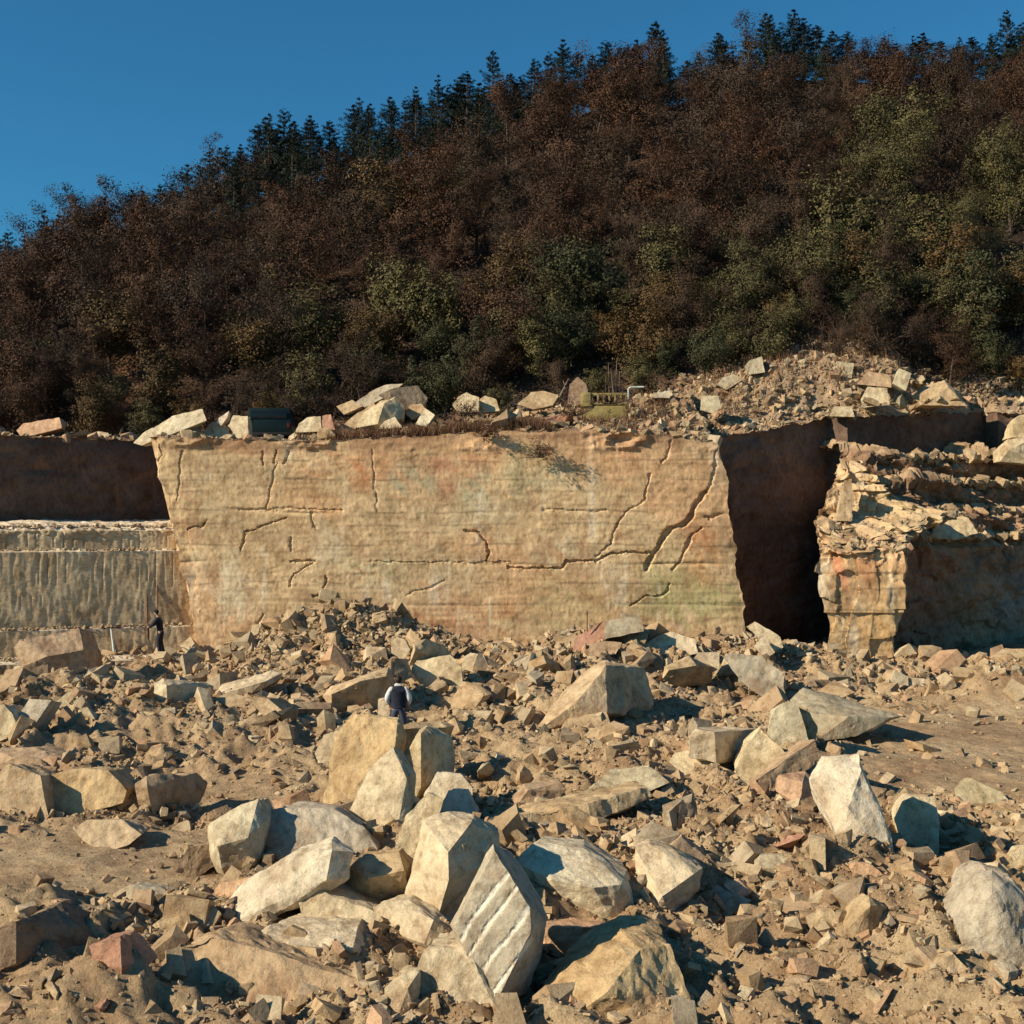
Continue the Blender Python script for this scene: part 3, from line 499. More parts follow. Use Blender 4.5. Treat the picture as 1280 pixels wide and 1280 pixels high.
R('small block with a red oval face below the thick flat block', 'orange', [(675, 1180), (679, 1155), (690, 1150), (729, 1152), (766, 1158), (757, 1184), (723, 1205), (686, 1192)], [(726, 1160, .45), (722, 1202, .4), (680, 1158, .3), (680, 1186, .3)], Y=17.6, tilt=.1, yaw=.15, bev=.02)
R('long brown slab with curved lit edge and black shadow beside the central pile', 'tan', [(602, 1027), (632, 1018), (686, 1015), (705, 1000), (753, 993), (806, 985), (812, 995), (775, 1014), (736, 1037), (696, 1054), (649, 1054)], [(735, 1005, .4), (740, 1030, .4)], Y=22.4, tilt=.7, yaw=.25, rough=1.3)
R('flat topped pale slab behind the long brown slab', 'green', [(734, 991), (763, 963), (813, 960), (834, 978), (806, 990)], Y=24.5, tilt=1.8, th=.5)
R('red brown block on the rubble behind the long brown slab', 'brown', [(642, 995), (655, 981), (699, 978), (708, 988), (680, 1014), (642, 1012)], [(660, 988, .25)], Y=23.8)
R('large cream boulder at the bottom edge, left of the striped block', 'cream', [(512, 1300), (520, 1220), (533, 1189), (585, 1186), (600, 1206), (606, 1233), (622, 1252), (636, 1300)], [(598, 1215, .1)], Y=15.6, tilt=.5, rough=.8)
R('pale wedge at the bottom edge between the huge brown boulder and the large cream boulder', 'cream', [(482, 1236), (500, 1222), (524, 1214), (522, 1290), (490, 1292)], [(510, 1235, .2)], Y=15.7, yaw=.3)
R('huge tan boulder with rounded folds at the bottom edge, right of centre', 'gold', [(665, 1305), (675, 1243), (709, 1213), (756, 1186), (776, 1166), (807, 1169), (835, 1182), (858, 1240), (860, 1305)], [(800, 1185, .3), (760, 1240, .6), (700, 1240, .2)], Y=15.8, tilt=.6, th=1.2, rough=1.5)
R('cream tan boulder with a hollowed front, right of the thick flat block', 'cream', [(795, 1062), (812, 1056), (841, 1062), (876, 1085), (873, 1111), (836, 1147), (816, 1145), (806, 1110), (796, 1085)], [(868, 1092, .3), (828, 1120, .4)], Y=19., tilt=.5)
R('dark orange plank stone lying against the hollowed boulder', 'brown', [(836, 1060), (852, 1047), (872, 1062), (906, 1090), (903, 1101), (868, 1088)], Y=19.3, tilt=.5, yaw=.3)
R('dark stone with a pale left edge in the shadow, lower right of centre', 'brown', [(834, 1165), (845, 1156), (882, 1160), (902, 1180), (875, 1194), (852, 1188)], [(850, 1163, .2)], yaw=.7)
# -------- right half
R('bright white slab standing slanted, tallest pale stone of the right half', 'pale', [(1015, 977), (1040, 950), (1074, 943), (1085, 965), (1100, 1010), (1112, 1048), (1120, 1082), (1108, 1083), (1055, 1057), (1032, 1018)], [(1078, 960, .2), (1060, 1010, .3)], Y=21.4, tilt=.55, yaw=-.1, rough=.8)
R('flat triangular slab with a pointed tip, lying on the sand at right', 'grey', [(991, 876), (1006, 861), (1050, 868), (1090, 883), (1126, 895), (1112, 903), (1069, 919), (1024, 923), (1013, 905)], [(1012, 893, .7), (1060, 897, 1.0), (1112, 897, .5)], Y=31.5, tilt=2.2, th=1.0, bev=.015)
R('tall grey tan stone left of the flat triangular slab', 'green', [(960, 918), (967, 890), (985, 877), (997, 880), (1004, 905), (1012, 930), (1005, 942), (975, 945)], Y=29.3)
R('narrow stone wedged under the left end of the flat triangular slab', 'tan', [(990, 880), (1008, 886), (1022, 908), (1019, 932), (1004, 930)], Y=29.8)
R('block with pale left face and dark brown front beside the triangular cream stone', 'cream', [(862, 946), (864, 922), (872, 913), (900, 910), (950, 912), (946, 932), (928, 952), (897, 957)], [(893, 915, .5), (895, 953, .5)], Y=27.6, tilt=.05, yaw=.75, bev=.015)
R('triangular cream stone right of the block with the pale left face', 'cream', [(920, 962), (935, 930), (950, 910), (976, 935), (986, 948), (952, 972), (930, 986)], Y=26.2)
R('dark diagonal stone between the triangular stone and the white slab', 'brown', [(946, 975), (985, 945), (1018, 926), (1021, 950), (980, 972), (974, 993), (952, 998)], Y=25.2, yaw=.3, rough=1.4)
R('orange grey block touching the left side of the white slab', 'orange', [(972, 990), (975, 971), (1007, 966), (1027, 985), (1034, 1022), (1005, 1014), (980, 998)], [(1003, 978, .3), (1000, 1005, .3)], Y=23.6, yaw=.3)
R('boulder with a shaded lower half, right of the white slab', 'cream', [(1120, 1024), (1130, 1004), (1142, 998), (1166, 999), (1173, 1029), (1172, 1076), (1135, 1072)], Y=21.6, tilt=.5)
R('flat pale stone at the right edge beyond the big shadow', 'cream', [(1237, 1048), (1246, 1034), (1290, 1035), (1292, 1060), (1254, 1064)], tilt=.9)
R('pale stone half out of the frame at the right edge, under the flat pale one', 'cream', [(1262, 1072), (1275, 1061), (1297, 1058), (1297, 1106), (1268, 1098)])
R('big rugged grey boulder with deep hollows at the right edge', 'grey', [(1196, 1150), (1212, 1120), (1224, 1100), (1240, 1090), (1266, 1098), (1292, 1140), (1292, 1214), (1250, 1214), (1209, 1184)], [(1240, 1120, .3)], Y=18.2, tilt=.5, rough=2.2, th=1.)
R('tan block left of the rugged grey boulder', 'gold', [(1125, 1083), (1141, 1077), (1172, 1109), (1158, 1128), (1137, 1108)], [(1142, 1085, .2)])
R('orange brown slab below the foot of the white slab', 'orange', [(1064, 1088), (1070, 1080), (1088, 1081), (1122, 1107), (1119, 1123), (1077, 1112)], tilt=.8)
R('pale green grey flat stone, middle of the right rubble', 'green', [(944, 1078), (950, 1070), (984, 1069), (989, 1085), (972, 1096), (948, 1098)], [(948, 1086, .15), (985, 1084, .15)], tilt=.8)
R('oval pale stone with a lit top, centre of the right rubble', 'cream', [(946, 1120), (961, 1102), (995, 1101), (1006, 1115), (976, 1131), (955, 1130)], tilt=1.)
R('blocky tan stone in the lower right rubble', 'tan', [(1015, 1150), (1024, 1140), (1040, 1137), (1059, 1165), (1057, 1174), (1025, 1176)])
R('upright tan stone with a shaded right side in the lower right rubble', 'tan', [(1058, 1163), (1070, 1135), (1085, 1121), (1108, 1134), (1082, 1188), (1062, 1181)], [(1088, 1132, .2)], yaw=.3)
R('cream wedge left of the oval pale stone', 'cream', [(949, 1166), (965, 1145), (981, 1133), (988, 1146), (962, 1172)])
R('long flat slab with a dark gap below it at lower right', 'tan', [(1083, 1181), (1096, 1167), (1137, 1178), (1183, 1201), (1175, 1211), (1100, 1192)], tilt=1.2, Y=17.6)
R('square tan block under the long flat slab at lower right', 'tan', [(1155, 1222), (1172, 1204), (1192, 1193), (1211, 1212), (1207, 1256), (1160, 1241)], Y=16.2)
R('wide dusty slab near the bottom edge at right', 'tan', [(970, 1252), (987, 1224), (1030, 1222), (1081, 1227), (1111, 1240), (1155, 1295), (985, 1305)], Y=15.2, tilt=1.4, th=.6)
R('red and green stained slab cut off by the bottom edge at right', 'orange', [(1018, 1290), (1050, 1262), (1092, 1250), (1175, 1246), (1217, 1272), (1220, 1312), (1020, 1312)], Y=14.6, tilt=1.6, th=.5)
R('small dark red stone at the bottom, right of the huge tan boulder', 'red', [(864, 1240), (875, 1228), (890, 1220), (906, 1234), (886, 1256)])
R('brown pointed stone at the bottom edge, right of the huge tan boulder', 'brown', [(856, 1236), (868, 1242), (896, 1272), (890, 1294), (868, 1268)])
R('pale flat slab right of the red brown block', 'cream', [(837, 952), (842, 944), (860, 940), (894, 960), (928, 971), (896, 979), (856, 968)], tilt=1.4)
R('buff plank like stone left of the foot of the white slab', 'tan', [(1003, 1060), (1017, 1050), (1052, 1072), (1041, 1082), (1010, 1071)], tilt=.9)
R('greenish grey low stone on the edge of the sand at right', 'green', [(1196, 988), (1215, 975), (1250, 990), (1262, 1005), (1240, 1013), (1200, 1006)], tilt=.9)
R('flat stone in the rubble left of the hollowed boulder', 'tan', [(740, 1062), (762, 1054), (800, 1052), (806, 1068), (770, 1078)], Y=21, tilt=1.1)
R('tilted stone with a dark side above the hollowed boulder', 'brown', [(848, 1032), (850, 1008), (862, 1004), (884, 1034), (880, 1054), (860, 1050)], yaw=.5)
# -------- middle distance, right of the cone
R('huge sloping rock with rough lit flank and dark square end amid the rubble', 'tan', [(668, 916), (690, 880), (725, 842), (756, 830), (803, 836), (813, 880), (803, 896), (757, 902), (700, 902)], [(757, 833, 1.0), (758, 890, 1.1), (720, 880, .9)], Y=34.5, tilt=.5, yaw=.45, th=1.6, bev=.015, rough=1.2)
R('yellowish triangular slab left of the huge sloping rock', 'gold', [(562, 892), (568, 870), (579, 852), (600, 858), (614, 868), (588, 892)], [(604, 870, .2)], tilt=.6)
R('brick red leaning rock at the foot of the smooth face', 'red', [(716, 818), (720, 798), (738, 785), (756, 776), (760, 797), (740, 808)], Y=43.5, tilt=.5)
R('grey block leaning on the brick red rock', 'grey', [(756, 798), (757, 777), (781, 771), (801, 774), (804, 789), (785, 794)], Y=43.2, tilt=.3)
R('grey brown stone under the brick red rock', 'brown', [(732, 815), (740, 806), (755, 801), (776, 804), (769, 818), (740, 824)], Y=42)
R('large pale stone at the foot of the face right of the grey block', 'cream', [(805, 808), (820, 796), (840, 790), (867, 800), (870, 816), (832, 824), (806, 820)], Y=43.5, tilt=.6)
R('shaded stone with bright edges below the large pale stone', 'tan', [(830, 848), (832, 834), (861, 821), (891, 834), (887, 853), (850, 860)], [(836, 838, .3), (870, 832, .5)], Y=39.5, tilt=0, yaw=.5)
R('white smooth block left of the slanting grey slab', 'cream', [(864, 828), (873, 816), (899, 816), (898, 836), (883, 844)], Y=40)
R('slanting grey slab with lengthwise lines below the right corner of the face', 'grey', [(905, 822), (915, 818), (950, 820), (976, 840), (981, 866), (955, 872), (928, 852)], Y=37.8, tilt=.4)
R('pale plank of rock leaning at the right corner of the face', 'cream', [(934, 784), (944, 777), (975, 796), (979, 809), (966, 813)], Y=45)
R('small pale block below the leaning pale plank', 'cream', [(944, 808), (955, 796), (968, 815), (956, 824)], Y=44)
R('flat tan stone in front of the huge sloping rock', 'tan', [(701, 912), (712, 899), (757, 890), (762, 905), (735, 918)], tilt=.5, Y=33)
R('rounded tan stone at the shadow edge of the huge sloping rock', 'tan', [(756, 921), (762, 906), (780, 905), (782, 918)], Y=32)
R('pale stone at the foot of the face right of the dark pyramid', 'cream', [(577, 835), (580, 822), (588, 816), (604, 819), (610, 834), (592, 840)], Y=42)
R('low pale stone left of the white block in front of the dark bay', 'grey', [(1113, 852), (1120, 838), (1135, 846), (1135, 857)], Y=41)
R('white rectangular block in front of the dark bay', 'pale', [(1136, 859), (1137, 847), (1156, 849), (1159, 860)], Y=41, bev=.015)
R('tan block right of the white rectangular block', 'tan', [(1162, 864), (1165, 855), (1186, 853), (1190, 863)], Y=40.5)
R('upright pale block on the sandy mound at the right edge', 'cream', [(1232, 853), (1233, 833), (1250, 832), (1253, 851)], Y=39.5)
R('flat stone on top of the sandy mound at the right edge', 'tan', [(1240, 823), (1258, 811), (1290, 812), (1290, 828), (1262, 830)], Y=40, tilt=1.)
# -------- on the terrace above the face
TY_ = dict(fn=terr)
def RT(label, tint, sil, ridge=(), Y=51.6, **k): k.setdefault('tilt', .5); return R(label, tint, sil, ridge, Y=Y, **k)
RT('long orange slab lying on the cliff edge at upper left', 'orange', [(22, 538), (30, 530), (73, 522), (76, 535), (28, 547)], Y=56)
RT('pale stone on the cliff edge left of the tilted white slab', 'cream', [(113, 548), (122, 539), (135, 541), (139, 551)], Y=58.3)
RT('long pale slab tilted up to the right above the left corner of the face', 'pale', [(168, 553), (180, 542), (215, 522), (251, 513), (256, 526), (240, 528), (212, 543), (178, 556)], Y=51.6, rough=1.4, th=.8)
RT('rounded pale boulder left of the dark vehicle', 'cream', [(285, 532), (292, 520), (309, 521), (310, 546), (297, 547)], Y=51.7)
RT('thin pale splinter pointing up left of the rounded pale boulder', 'pale', [(270, 528), (274, 522), (286, 514), (284, 522), (276, 532)], Y=52.2)
RT('grey stone under the pale splinter', 'grey', [(252, 545), (262, 530), (276, 526), (286, 536), (284, 549), (256, 550)], Y=52.2)
RT('large leaning slab, lit left side and black right side, in front of the slab stack', 'cream', [(447, 534), (456, 516), (475, 502), (494, 497), (504, 508), (502, 522), (476, 536)], [(480, 504, .4), (472, 530, .4)], Y=51.8, yaw=.2)
RT('tan slab at the upper left of the slab stack', 'tan', [(421, 508), (440, 500), (452, 508), (430, 518)], Y=54, th=.6)
RT('topmost long slab of the slab stack', 'grey', [(445, 503), (462, 490), (481, 481), (503, 480), (487, 493), (456, 509)], Y=54.5, th=.7)
RT('narrow slab leaning under the topmost slab of the stack', 'tan', [(429, 533), (447, 516), (466, 504), (472, 512), (440, 538)], Y=52.8, th=.6)
RT('dark shaded boulder with a pale crest at the right of the slab stack', 'brown', [(474, 494), (495, 485), (521, 483), (533, 497), (527, 510), (500, 512)], Y=54.2, yaw=.5, th=1.2)
RT('pale upright stone right of the slab stack', 'pale', [(520, 530), (531, 510), (543, 519), (533, 533)], Y=52)
RT('small pale triangle stone in front of the slab stack', 'cream', [(474, 536), (480, 527), (493, 521), (502, 534)], Y=51)
RT('brick red stone left of the slab stack', 'red', [(399, 535), (403, 520), (413, 518), (418, 537)], Y=52)
RT('pale lumpy boulder between the dark vehicle and the brick red stone', 'cream', [(369, 540), (374, 530), (384, 522), (400, 521), (402, 539)], Y=52)
RT('golden stone behind the pale upright stone', 'gold', [(507, 516), (513, 507), (526, 505), (534, 516), (515, 524)], Y=53.5)
RT('rounded pale boulder above the dry bushes', 'cream', [(566, 506), (572, 497), (583, 491), (598, 497), (598, 514), (574, 516)], Y=55, rough=1.4)
RT('second pale boulder above the dry bushes, right of the rounded one', 'cream', [(596, 502), (606, 495), (620, 499), (624, 513), (600, 516)], Y=55.5, rough=1.5)
RT('low pale boulder left of the forked dead branch', 'tan', [(648, 505), (664, 490), (680, 489), (698, 494), (690, 506), (668, 511)], Y=56, rough=1.5)
RT('dark hooded boulder right of the forked dead branch', 'dark', [(710, 505), (712, 480), (722, 472), (732, 480), (736, 505)], Y=57.5)
RT('grey green square stone on the scree above the right part of the face', 'green', [(876, 512), (877, 496), (897, 495), (901, 510), (890, 516)], Y=54.5)
RT('flat pale stone on the crest of the scree right of the yellow machine', 'grey', [(813, 497), (820, 491), (838, 488), (837, 497)], Y=57)
RT('grey block highest on the scree against the trees', 'grey', [(931, 458), (937, 451), (952, 446), (956, 465), (937, 468)], Y=59)
RT('grey green block on the upper right scree', 'green', [(1038, 467), (1046, 452), (1067, 454), (1064, 472)], Y=59)
RT('brown low slab on the upper right scree', 'brown', [(1072, 480), (1086, 464), (1112, 470), (1114, 484)], Y=58.3)
RT('green grey block standing on edge on the upper right scree', 'green', [(1116, 479), (1124, 461), (1139, 467), (1132, 488)], Y=57.5)
RT('pale topped slab with a black front at the right end of the scree', 'tan', [(1142, 495), (1156, 484), (1180, 476), (1202, 494), (1208, 507), (1152, 506)], [(1146, 494, .2), (1185, 484, .7)], Y=57.5, tilt=1.)
RT('striped rounded boulder below the brown low slab', 'cream', [(1077, 499), (1085, 484), (1108, 486), (1111, 505), (1084, 508)], Y=56.5, rough=1.3)
RT('pale boulder on the crest of the scree, centre right', 'cream', [(962, 474), (974, 460), (990, 453), (1006, 449), (1004, 464), (984, 473)], Y=59.3)
RT('flat grey stones cluster on the scree left of the highest block', 'grey', [(896, 480), (905, 471), (916, 468), (929, 474), (908, 487)], Y=58.5)
RT('pale flat block on the cliff edge above the dark recess', 'cream', [(1038, 520), (1042, 509), (1064, 508), (1068, 521)], Y=56)
RT('upper lit pale block at the right edge under the scree', 'cream', [(1266, 546), (1268, 524), (1276, 519), (1296, 519), (1296, 548)], Y=56.3, tilt=.1, th=1.5, rough=1.3)
RT('lower lit stepped block at the right edge, on the shelf', 'cream', [(1251, 576), (1253, 560), (1260, 550), (1296, 546), (1296, 580)], [(1262, 562, .3)], Y=55.8, tilt=.1, th=1.5, rough=1.6)
RT('upright flake of stone on the left shoulder of the sunlit buttress', 'tan', [(1046, 650), (1050, 625), (1056, 602), (1064, 600), (1067, 625), (1064, 650)], Y=49.6, tilt=.2, th=.6, rough=2.)
RT('narrow bright flake right of the thin lit pillar', 'cream', [(1070, 628), (1072, 603), (1080, 600), (1082, 628), (1076, 636)], Y=51, tilt=.1, rough=1.4)
RT('pale rubble lump at the right end of the buttress top', 'cream', [(1165, 672), (1170, 652), (1185, 642), (1210, 647), (1222, 666), (1195, 674)], Y=52.4, rough=2.2, tilt=.6)
# ================================================================ LOOSE STONES
def zone(px, py):
    c = 'far left' if px < 200 else 'left centre' if px < 450 else 'centre' if px < 700 else 'right centre' if px < 950 else 'far right'
    if py < 600: return 'scree above the cliff, '+c
    r = 'foot of the cliff' if py < 870 else 'middle of the quarry floor' if py < 1020 else 'foreground'
    return r+', '+c
protos = []
for k in range(20):
    rr = random.Random(300+k); asp = (1., rr.uniform(.55, .95), rr.uniform(.28, .62))
    pts = []
    for _ in range(rr.randint(8, 11)):
        v = Vector((rr.gauss(0, 1), rr.gauss(0, 1), rr.gauss(0, 1))).normalized(); q = max(abs(v.x), abs(v.y), abs(v.z)); v = v/q*(.6+.4*q)
        pts.append(Vector((v.x*asp[0], v.y*asp[1], v.z*asp[2]))*.5)
    me = boulder_mesh('broken_stone', pts, .085, .7, 300+k, .8); me.materials.append(M['stone']); protos.append(me)
placed = 0; tries = 0; R3 = random.Random(99); names = {}
tints = ['tan']*7+['cream']*4+['brown']*3+['gold']*2+['grey']*2+['green', 'orange']+['red']
word = dict(tan='tan', cream='pale cream', brown='brown', gold='yellowish', grey='grey', red='brick red', green='greenish grey', orange='orange')
while placed < 345 and tries < 40000:
    tries += 1; stg = 0 if placed < 45 and tries < 9000 else 1 if placed < 225 and tries < 24000 else 2 if placed < 280 and tries < 32000 else 3
    if stg < 2:
        px = R3.uniform(-10, 1290); py = R3.uniform(800, 1275) if R3.random() < .5 else R3.uniform(950, 1275)
        if stg == 0: px = R3.uniform(240, 1290); py = R3.uniform(975, 1275)
        if sandmask(np.array(px), np.array(py)) > .25: continue
        if any(h[0] < px < h[1] and h[2] < py < h[3] for h in HERO): continue
        Y = hit(px, py, ground, 13, 49.5)
        if Y > 49: continue
        pw = R3.uniform(16, 42)*(1 if py > 950 else .7); sz = max(.22, min(pw*Y/F, .9)) if stg else R3.uniform(34, 66)*Y/F
        z = float(ground((px-640)*Y/F, Y, False))
    elif stg == 2:
        px = R3.choice((R3.uniform(-10, 720), R3.uniform(400, 560), R3.uniform(540, 720))); Y = 50.2+R3.uniform(.1, 3.6); sz = R3.uniform(.35, 1.5)
        if px < 185: Y = float(Yedge((px-640)*56/F))+R3.uniform(.2, 1.5)
        if 296 < px < 380: continue
        z = float(terr((px-640)*Y/F, Y, False)); py = 640-(z-6)*F/Y
    else:
        px = R3.uniform(690, 1240); py = R3.uniform(455, 535); Y = hit(px, py, terr, 50.4, 61)
        if Y > 60.4: continue
        sz = R3.uniform(.3, .8); z = float(terr((px-640)*Y/F, Y, False))
    X = (px-640)*Y/F; hw = sz*.4*F/Y
    if stg != 2 and any(h[0]-hw < px < h[1]+hw and h[2]-hw*.3 < py < h[3]+hw*.6 and Y < h[4]+1.5 for h in HERO): continue
    if stg == 2 and any(h[0]-hw*.6 < px < h[1]+hw*.6 and h[2] < py-3 < h[3]+8 and Y < h[4]+.1 for h in HERO): continue
    me = protos[R3.randrange(20)]; tn = R3.choice(tints); o = D.objects.new('broken_stone', me); COL.objects.link(o)
    o.location = (X, Y, z+sz*(.22 if stg == 2 else .10)); o.rotation_euler = (R3.uniform(-.5, .5), R3.uniform(-.5, .5), R3.uniform(0, 6.28)); o.scale = (sz*1.1, sz*R3.uniform(.8, 1.1), sz*R3.uniform(.8, 1.1))
    tc = TINT[tn]; v = R3.uniform(.85, 1.12)*(.8 if stg >= 2 else 1); o.color = (tc[0]*v, tc[1]*v, tc[2]*v, 1); zn = zone(px, py)
    tag(o, '%s broken stone lying loose in the rubble, %s' % (word[tn], zn), 'stone', '%s loose stones, %s' % (word[tn], zn)); placed += 1
    if stg == 0: tag(o, '%s medium boulder half buried in the rubble, %s' % (word[tn], zn), 'boulder', '%s medium boulders, %s' % (word[tn], zn)); o.name = 'boulder'
    HERO.append((px-hw*.5, px+hw*.5, py-hw*.6, py+hw*.2, Y))
# ---- rubble too fine to count: low stones merged into sheets
def stone_proto(seed, n):
    rr = random.Random(seed); bm = bmesh.new()
    ay, az = rr.uniform(.26, .46), rr.uniform(.09, .28)
    for k in range(8):       # a sheared, knocked-about block
        x, y, z = (k & 1)*2-1, (k >> 1 & 1)*2-1, (k >> 2 & 1)*2-1
        bm.verts.new((.5*x*rr.uniform(.45, 1), ay*y*rr.uniform(.45, 1), az*z*rr.uniform(.5, 1)))
    for k in range(n-7): bm.verts.new((rr.uniform(-.5, .5), rr.uniform(-ay, ay), rr.choice((-1, 1))*az))
    bmesh.ops.convex_hull(bm, input=bm.verts[:]); bmesh.ops.delete(bm, geom=[v for v in bm.verts if not v.link_faces], context='VERTS'); bmesh.ops.triangulate(bm, faces=bm.faces[:])
    bm.verts.index_update(); V = np.array([v.co[:] for v in bm.verts]); Fc = np.array([[v.index for v in f.verts] for f in bm.faces]); bm.free(); return V, Fc
SP = [stone_proto(500+k, 7+k % 4) for k in range(30)]
def rotm(n, rng, tilt=.7):
    a = rng.uniform(0, 2*np.pi, n); b_ = rng.normal(0, tilt, n); c_ = rng.normal(0, tilt, n)
    ca, sa, cb, sb, cc, sc_ = np.cos(a), np.sin(a), np.cos(b_), np.sin(b_), np.cos(c_), np.sin(c_); o = np.zeros(n); I = np.ones(n)
    Rz = np.stack([ca, -sa, o, sa, ca, o, o, o, I], -1).reshape(n, 3, 3); Rx = np.stack([I, o, o, o, cb, -sb, o, sb, cb], -1).reshape(n, 3, 3); Ry = np.stack([cc, o, sc_, o, I, o, -sc_, o, cc], -1).reshape(n, 3, 3)
    return Rz@Rx@Ry
TN = np.array([TINT[k] for k in ('tan', 'tan', 'tan', 'cream', 'cream', 'brown', 'tan', 'gold', 'grey', 'orange', 'cream', 'brown')])*np.array([.95, .95, .95])
def rubble(name, X, Y, Z, S, rng, label, tint=None, dirt=.5):
    n = len(X); which = rng.integers(0, len(SP), n); RM = rotm(n, rng); C0 = TN[rng.integers(0, len(TN), n)]*rng.uniform(.6, 1.02, n)[:, None]
    dw = dirt*rng.uniform(.3, 1, n)[:, None]; C0 = C0*(1-dw)+np.array([.43, .30, .18])*dw
    Vs, Fs, Cs, off = [], [], [], 0
    for k, (V, Fc) in enumerate(SP):
        i = np.nonzero(which == k)[0]
        if not len(i): continue
        W = np.einsum('nij,vj->nvi', RM[i], V)*S[i][:, None, None]+np.stack([X[i], Y[i], Z[i]+S[i]*.08], -1)[:, None, :]
        Vs.append(W.reshape(-1, 3)); Fs.append((Fc[None]+(np.arange(len(i))*len(V))[:, None, None]+off).reshape(-1, 3)); Cs.append(np.repeat(C0[i], len(V), 0)); off += len(i)*len(V)
    me = npmesh(name, np.concatenate(Vs), np.concatenate(Fs), False, np.concatenate(Cs))
    return tag(link(name, me, M['rubble']), label, 'rubble', kind='stuff')
def pl(n, a, b_, rng, e=2.4): u = rng.uniform(0, 1, n); k = 1-e; return (a**k+u*(b_**k-a**k))**(1/k)
rng = np.random.default_rng(5)
def scatter_floor(n, smin, smax, seed, e=2.4, keep=1.):
    rng = np.random.default_rng(seed); Y = np.sqrt(rng.uniform(13.5**2, 50**2, n)); X = rng.uniform(-.46, .46, n)*Y; S = pl(n, smin, smax, rng, e)*(.55+Y/40)
    px, py = pix(X, Y, ground(X, Y, False)); cl = sm(fbm(X*.45, Y*.45, 0, 3, 77)*1.3+.62); p = (1-.93*sandmask(px, py))*(.25+.75*cl); k = rng.uniform(0, 1, n) < p*keep
    return X[k], Y[k], S[k], rng
X, Y, S, rg = scatter_floor(85000, .035, .30, 1, 2.7); rubble('rubble', X, Y, ground(X, Y), S, rg, 'dense loose rubble of small tan stones covering the quarry floor')
X, Y, S, rg = scatter_floor(4600, .18, .85, 2, 2.7); rubble('coarse_rubble', X, Y, ground(X, Y), S, rg, 'coarse broken chunks mixed through the rubble on the quarry floor', dirt=.3)
X, Y, S, rg = scatter_floor(210000, .03, .2, 21, 2.6); k = Y < 27; X, Y, S = X[k], Y[k], S[k]; rubble('fine_rubble', X, Y, ground(X, Y), S, rg, 'fine broken stone and grit filling the gaps between the foreground boulders', dirt=.55)
X, Y, S, rg = scatter_floor(9000, .16, .5, 22, 2.2); k = Y < 25; X, Y, S = X[k], Y[k], S[k]; rubble('coarse_foreground_rubble', X, Y, ground(X, Y), S, rg, 'broken chunks heaped between the foreground boulders', dirt=.35)
# cone and foot of the face, denser
rg = np.random.default_rng(8); n = 15000; Y = rg.uniform(42.5, 49.6, n); X = rg.uniform(-13, 13.5, n); z = ground(X, Y, False); k = rg.uniform(0, 1, n) < sm((z-.25)/.5); X, Y = X[k], Y[k]
rubble('rubble_cone', X, Y, ground(X, Y), pl(len(X), .09, .6, rg, 2.5), rg, 'cone of loose broken stone heaped against the foot of the smooth face', dirt=.3)
# scree on the terrace
rg = np.random.default_rng(9); n = 26000; X = rg.uniform(-26, 28, n); Y = Yedge(X)+rg.uniform(.05, 11, n); zt = terr(X, Y); pr = .22+.78*sm((X-0)/5); k = (rg.uniform(0, 1, n) < pr) & (Y < 63); X, Y, zt = X[k], Y[k], zt[k]
rubble('scree', X, Y, zt, pl(len(X), .09, .7, rg, 2.4), rg, 'pale scree and broken stone on the terrace above the cliff', dirt=.25)
rg = np.random.default_rng(12); n = 3400; U = rg.uniform(.3, 12, n); tr_ = rg.integers(0, 4, n); st = np.array([[.1, .9, 4.9], [1.25, 1.9, 6.0], [2.0, 2.5, 7.3], [2.6, 4.2, 8.45]])[tr_]; q = rg.uniform(0, 1, n); dr = np.array([14.9, 8.2])/17.0; nb = np.array([-dr[1], dr[0]]); sb = st[:, 0]+(st[:, 1]-st[:, 0])*q
X = 15.1+dr[0]*U+nb[0]*sb; Y = 51.0+dr[1]*U+nb[1]*sb; k = U > 2.2
rubble('shelf_rubble', X[k], Y[k], st[k, 2], pl(int(k.sum()), .12, .8, rg, 2.0), rg, 'broken slabs and crumbs lying on the dim rock shelves at right', dirt=.6)
# crumbs on ledges and buttress top
rg = np.random.default_rng(10); n = 5200; U = rg.uniform(0, 15, n); dr = np.array([14.6, 4.77])/15.36; nb = np.array([-dr[1], dr[0]]); tier = rg.integers(0, 4, n)
sb = np.where(tier == 0, rg.uniform(-1.75, -.05, n), np.where(tier == 1, rg.uniform(.03, .3, n), np.where(tier == 2, rg.uniform(.4, .65, n), rg.uniform(.8, 2.2, n)))); zz = np.array([.36, 1.42, 4.48, 5.42])[tier]
k = rg.uniform(0, 1, n) < np.array([.25, .3, .2, 1])[tier]; X = -26+dr[0]*U+nb[0]*sb; Y = 45.85+dr[1]*U+nb[1]*sb; X, Y, zz = X[k], Y[k], zz[k]
rubble('ledge_rubble', X, Y, zz, pl(len(X), .06, .3, rg, 2.2), rg, 'pale stone crumbs and dust lying on the stepped ledges', dirt=0)
rg = np.random.default_rng(11); n = 2600; u = rg.uniform(0, 1, n); X = 12+u*6.5+rg.uniform(-.2, .3, n); t2 = rg.uniform(0, 1, n); X = 12.2+t2*(3+3.4*u*u)+.2; Y = 47.9+u*3.1+rg.uniform(-.1, .1, n); X = np.maximum(X, 12.5*Y/47.7); zz = 4.45+u*1.5
rubble('buttress_rubble', X, Y, zz, pl(n, .10, .6, rg, 2.0), rg, 'crumbled blocks and flakes on top of the sunlit buttress', dirt=.2)
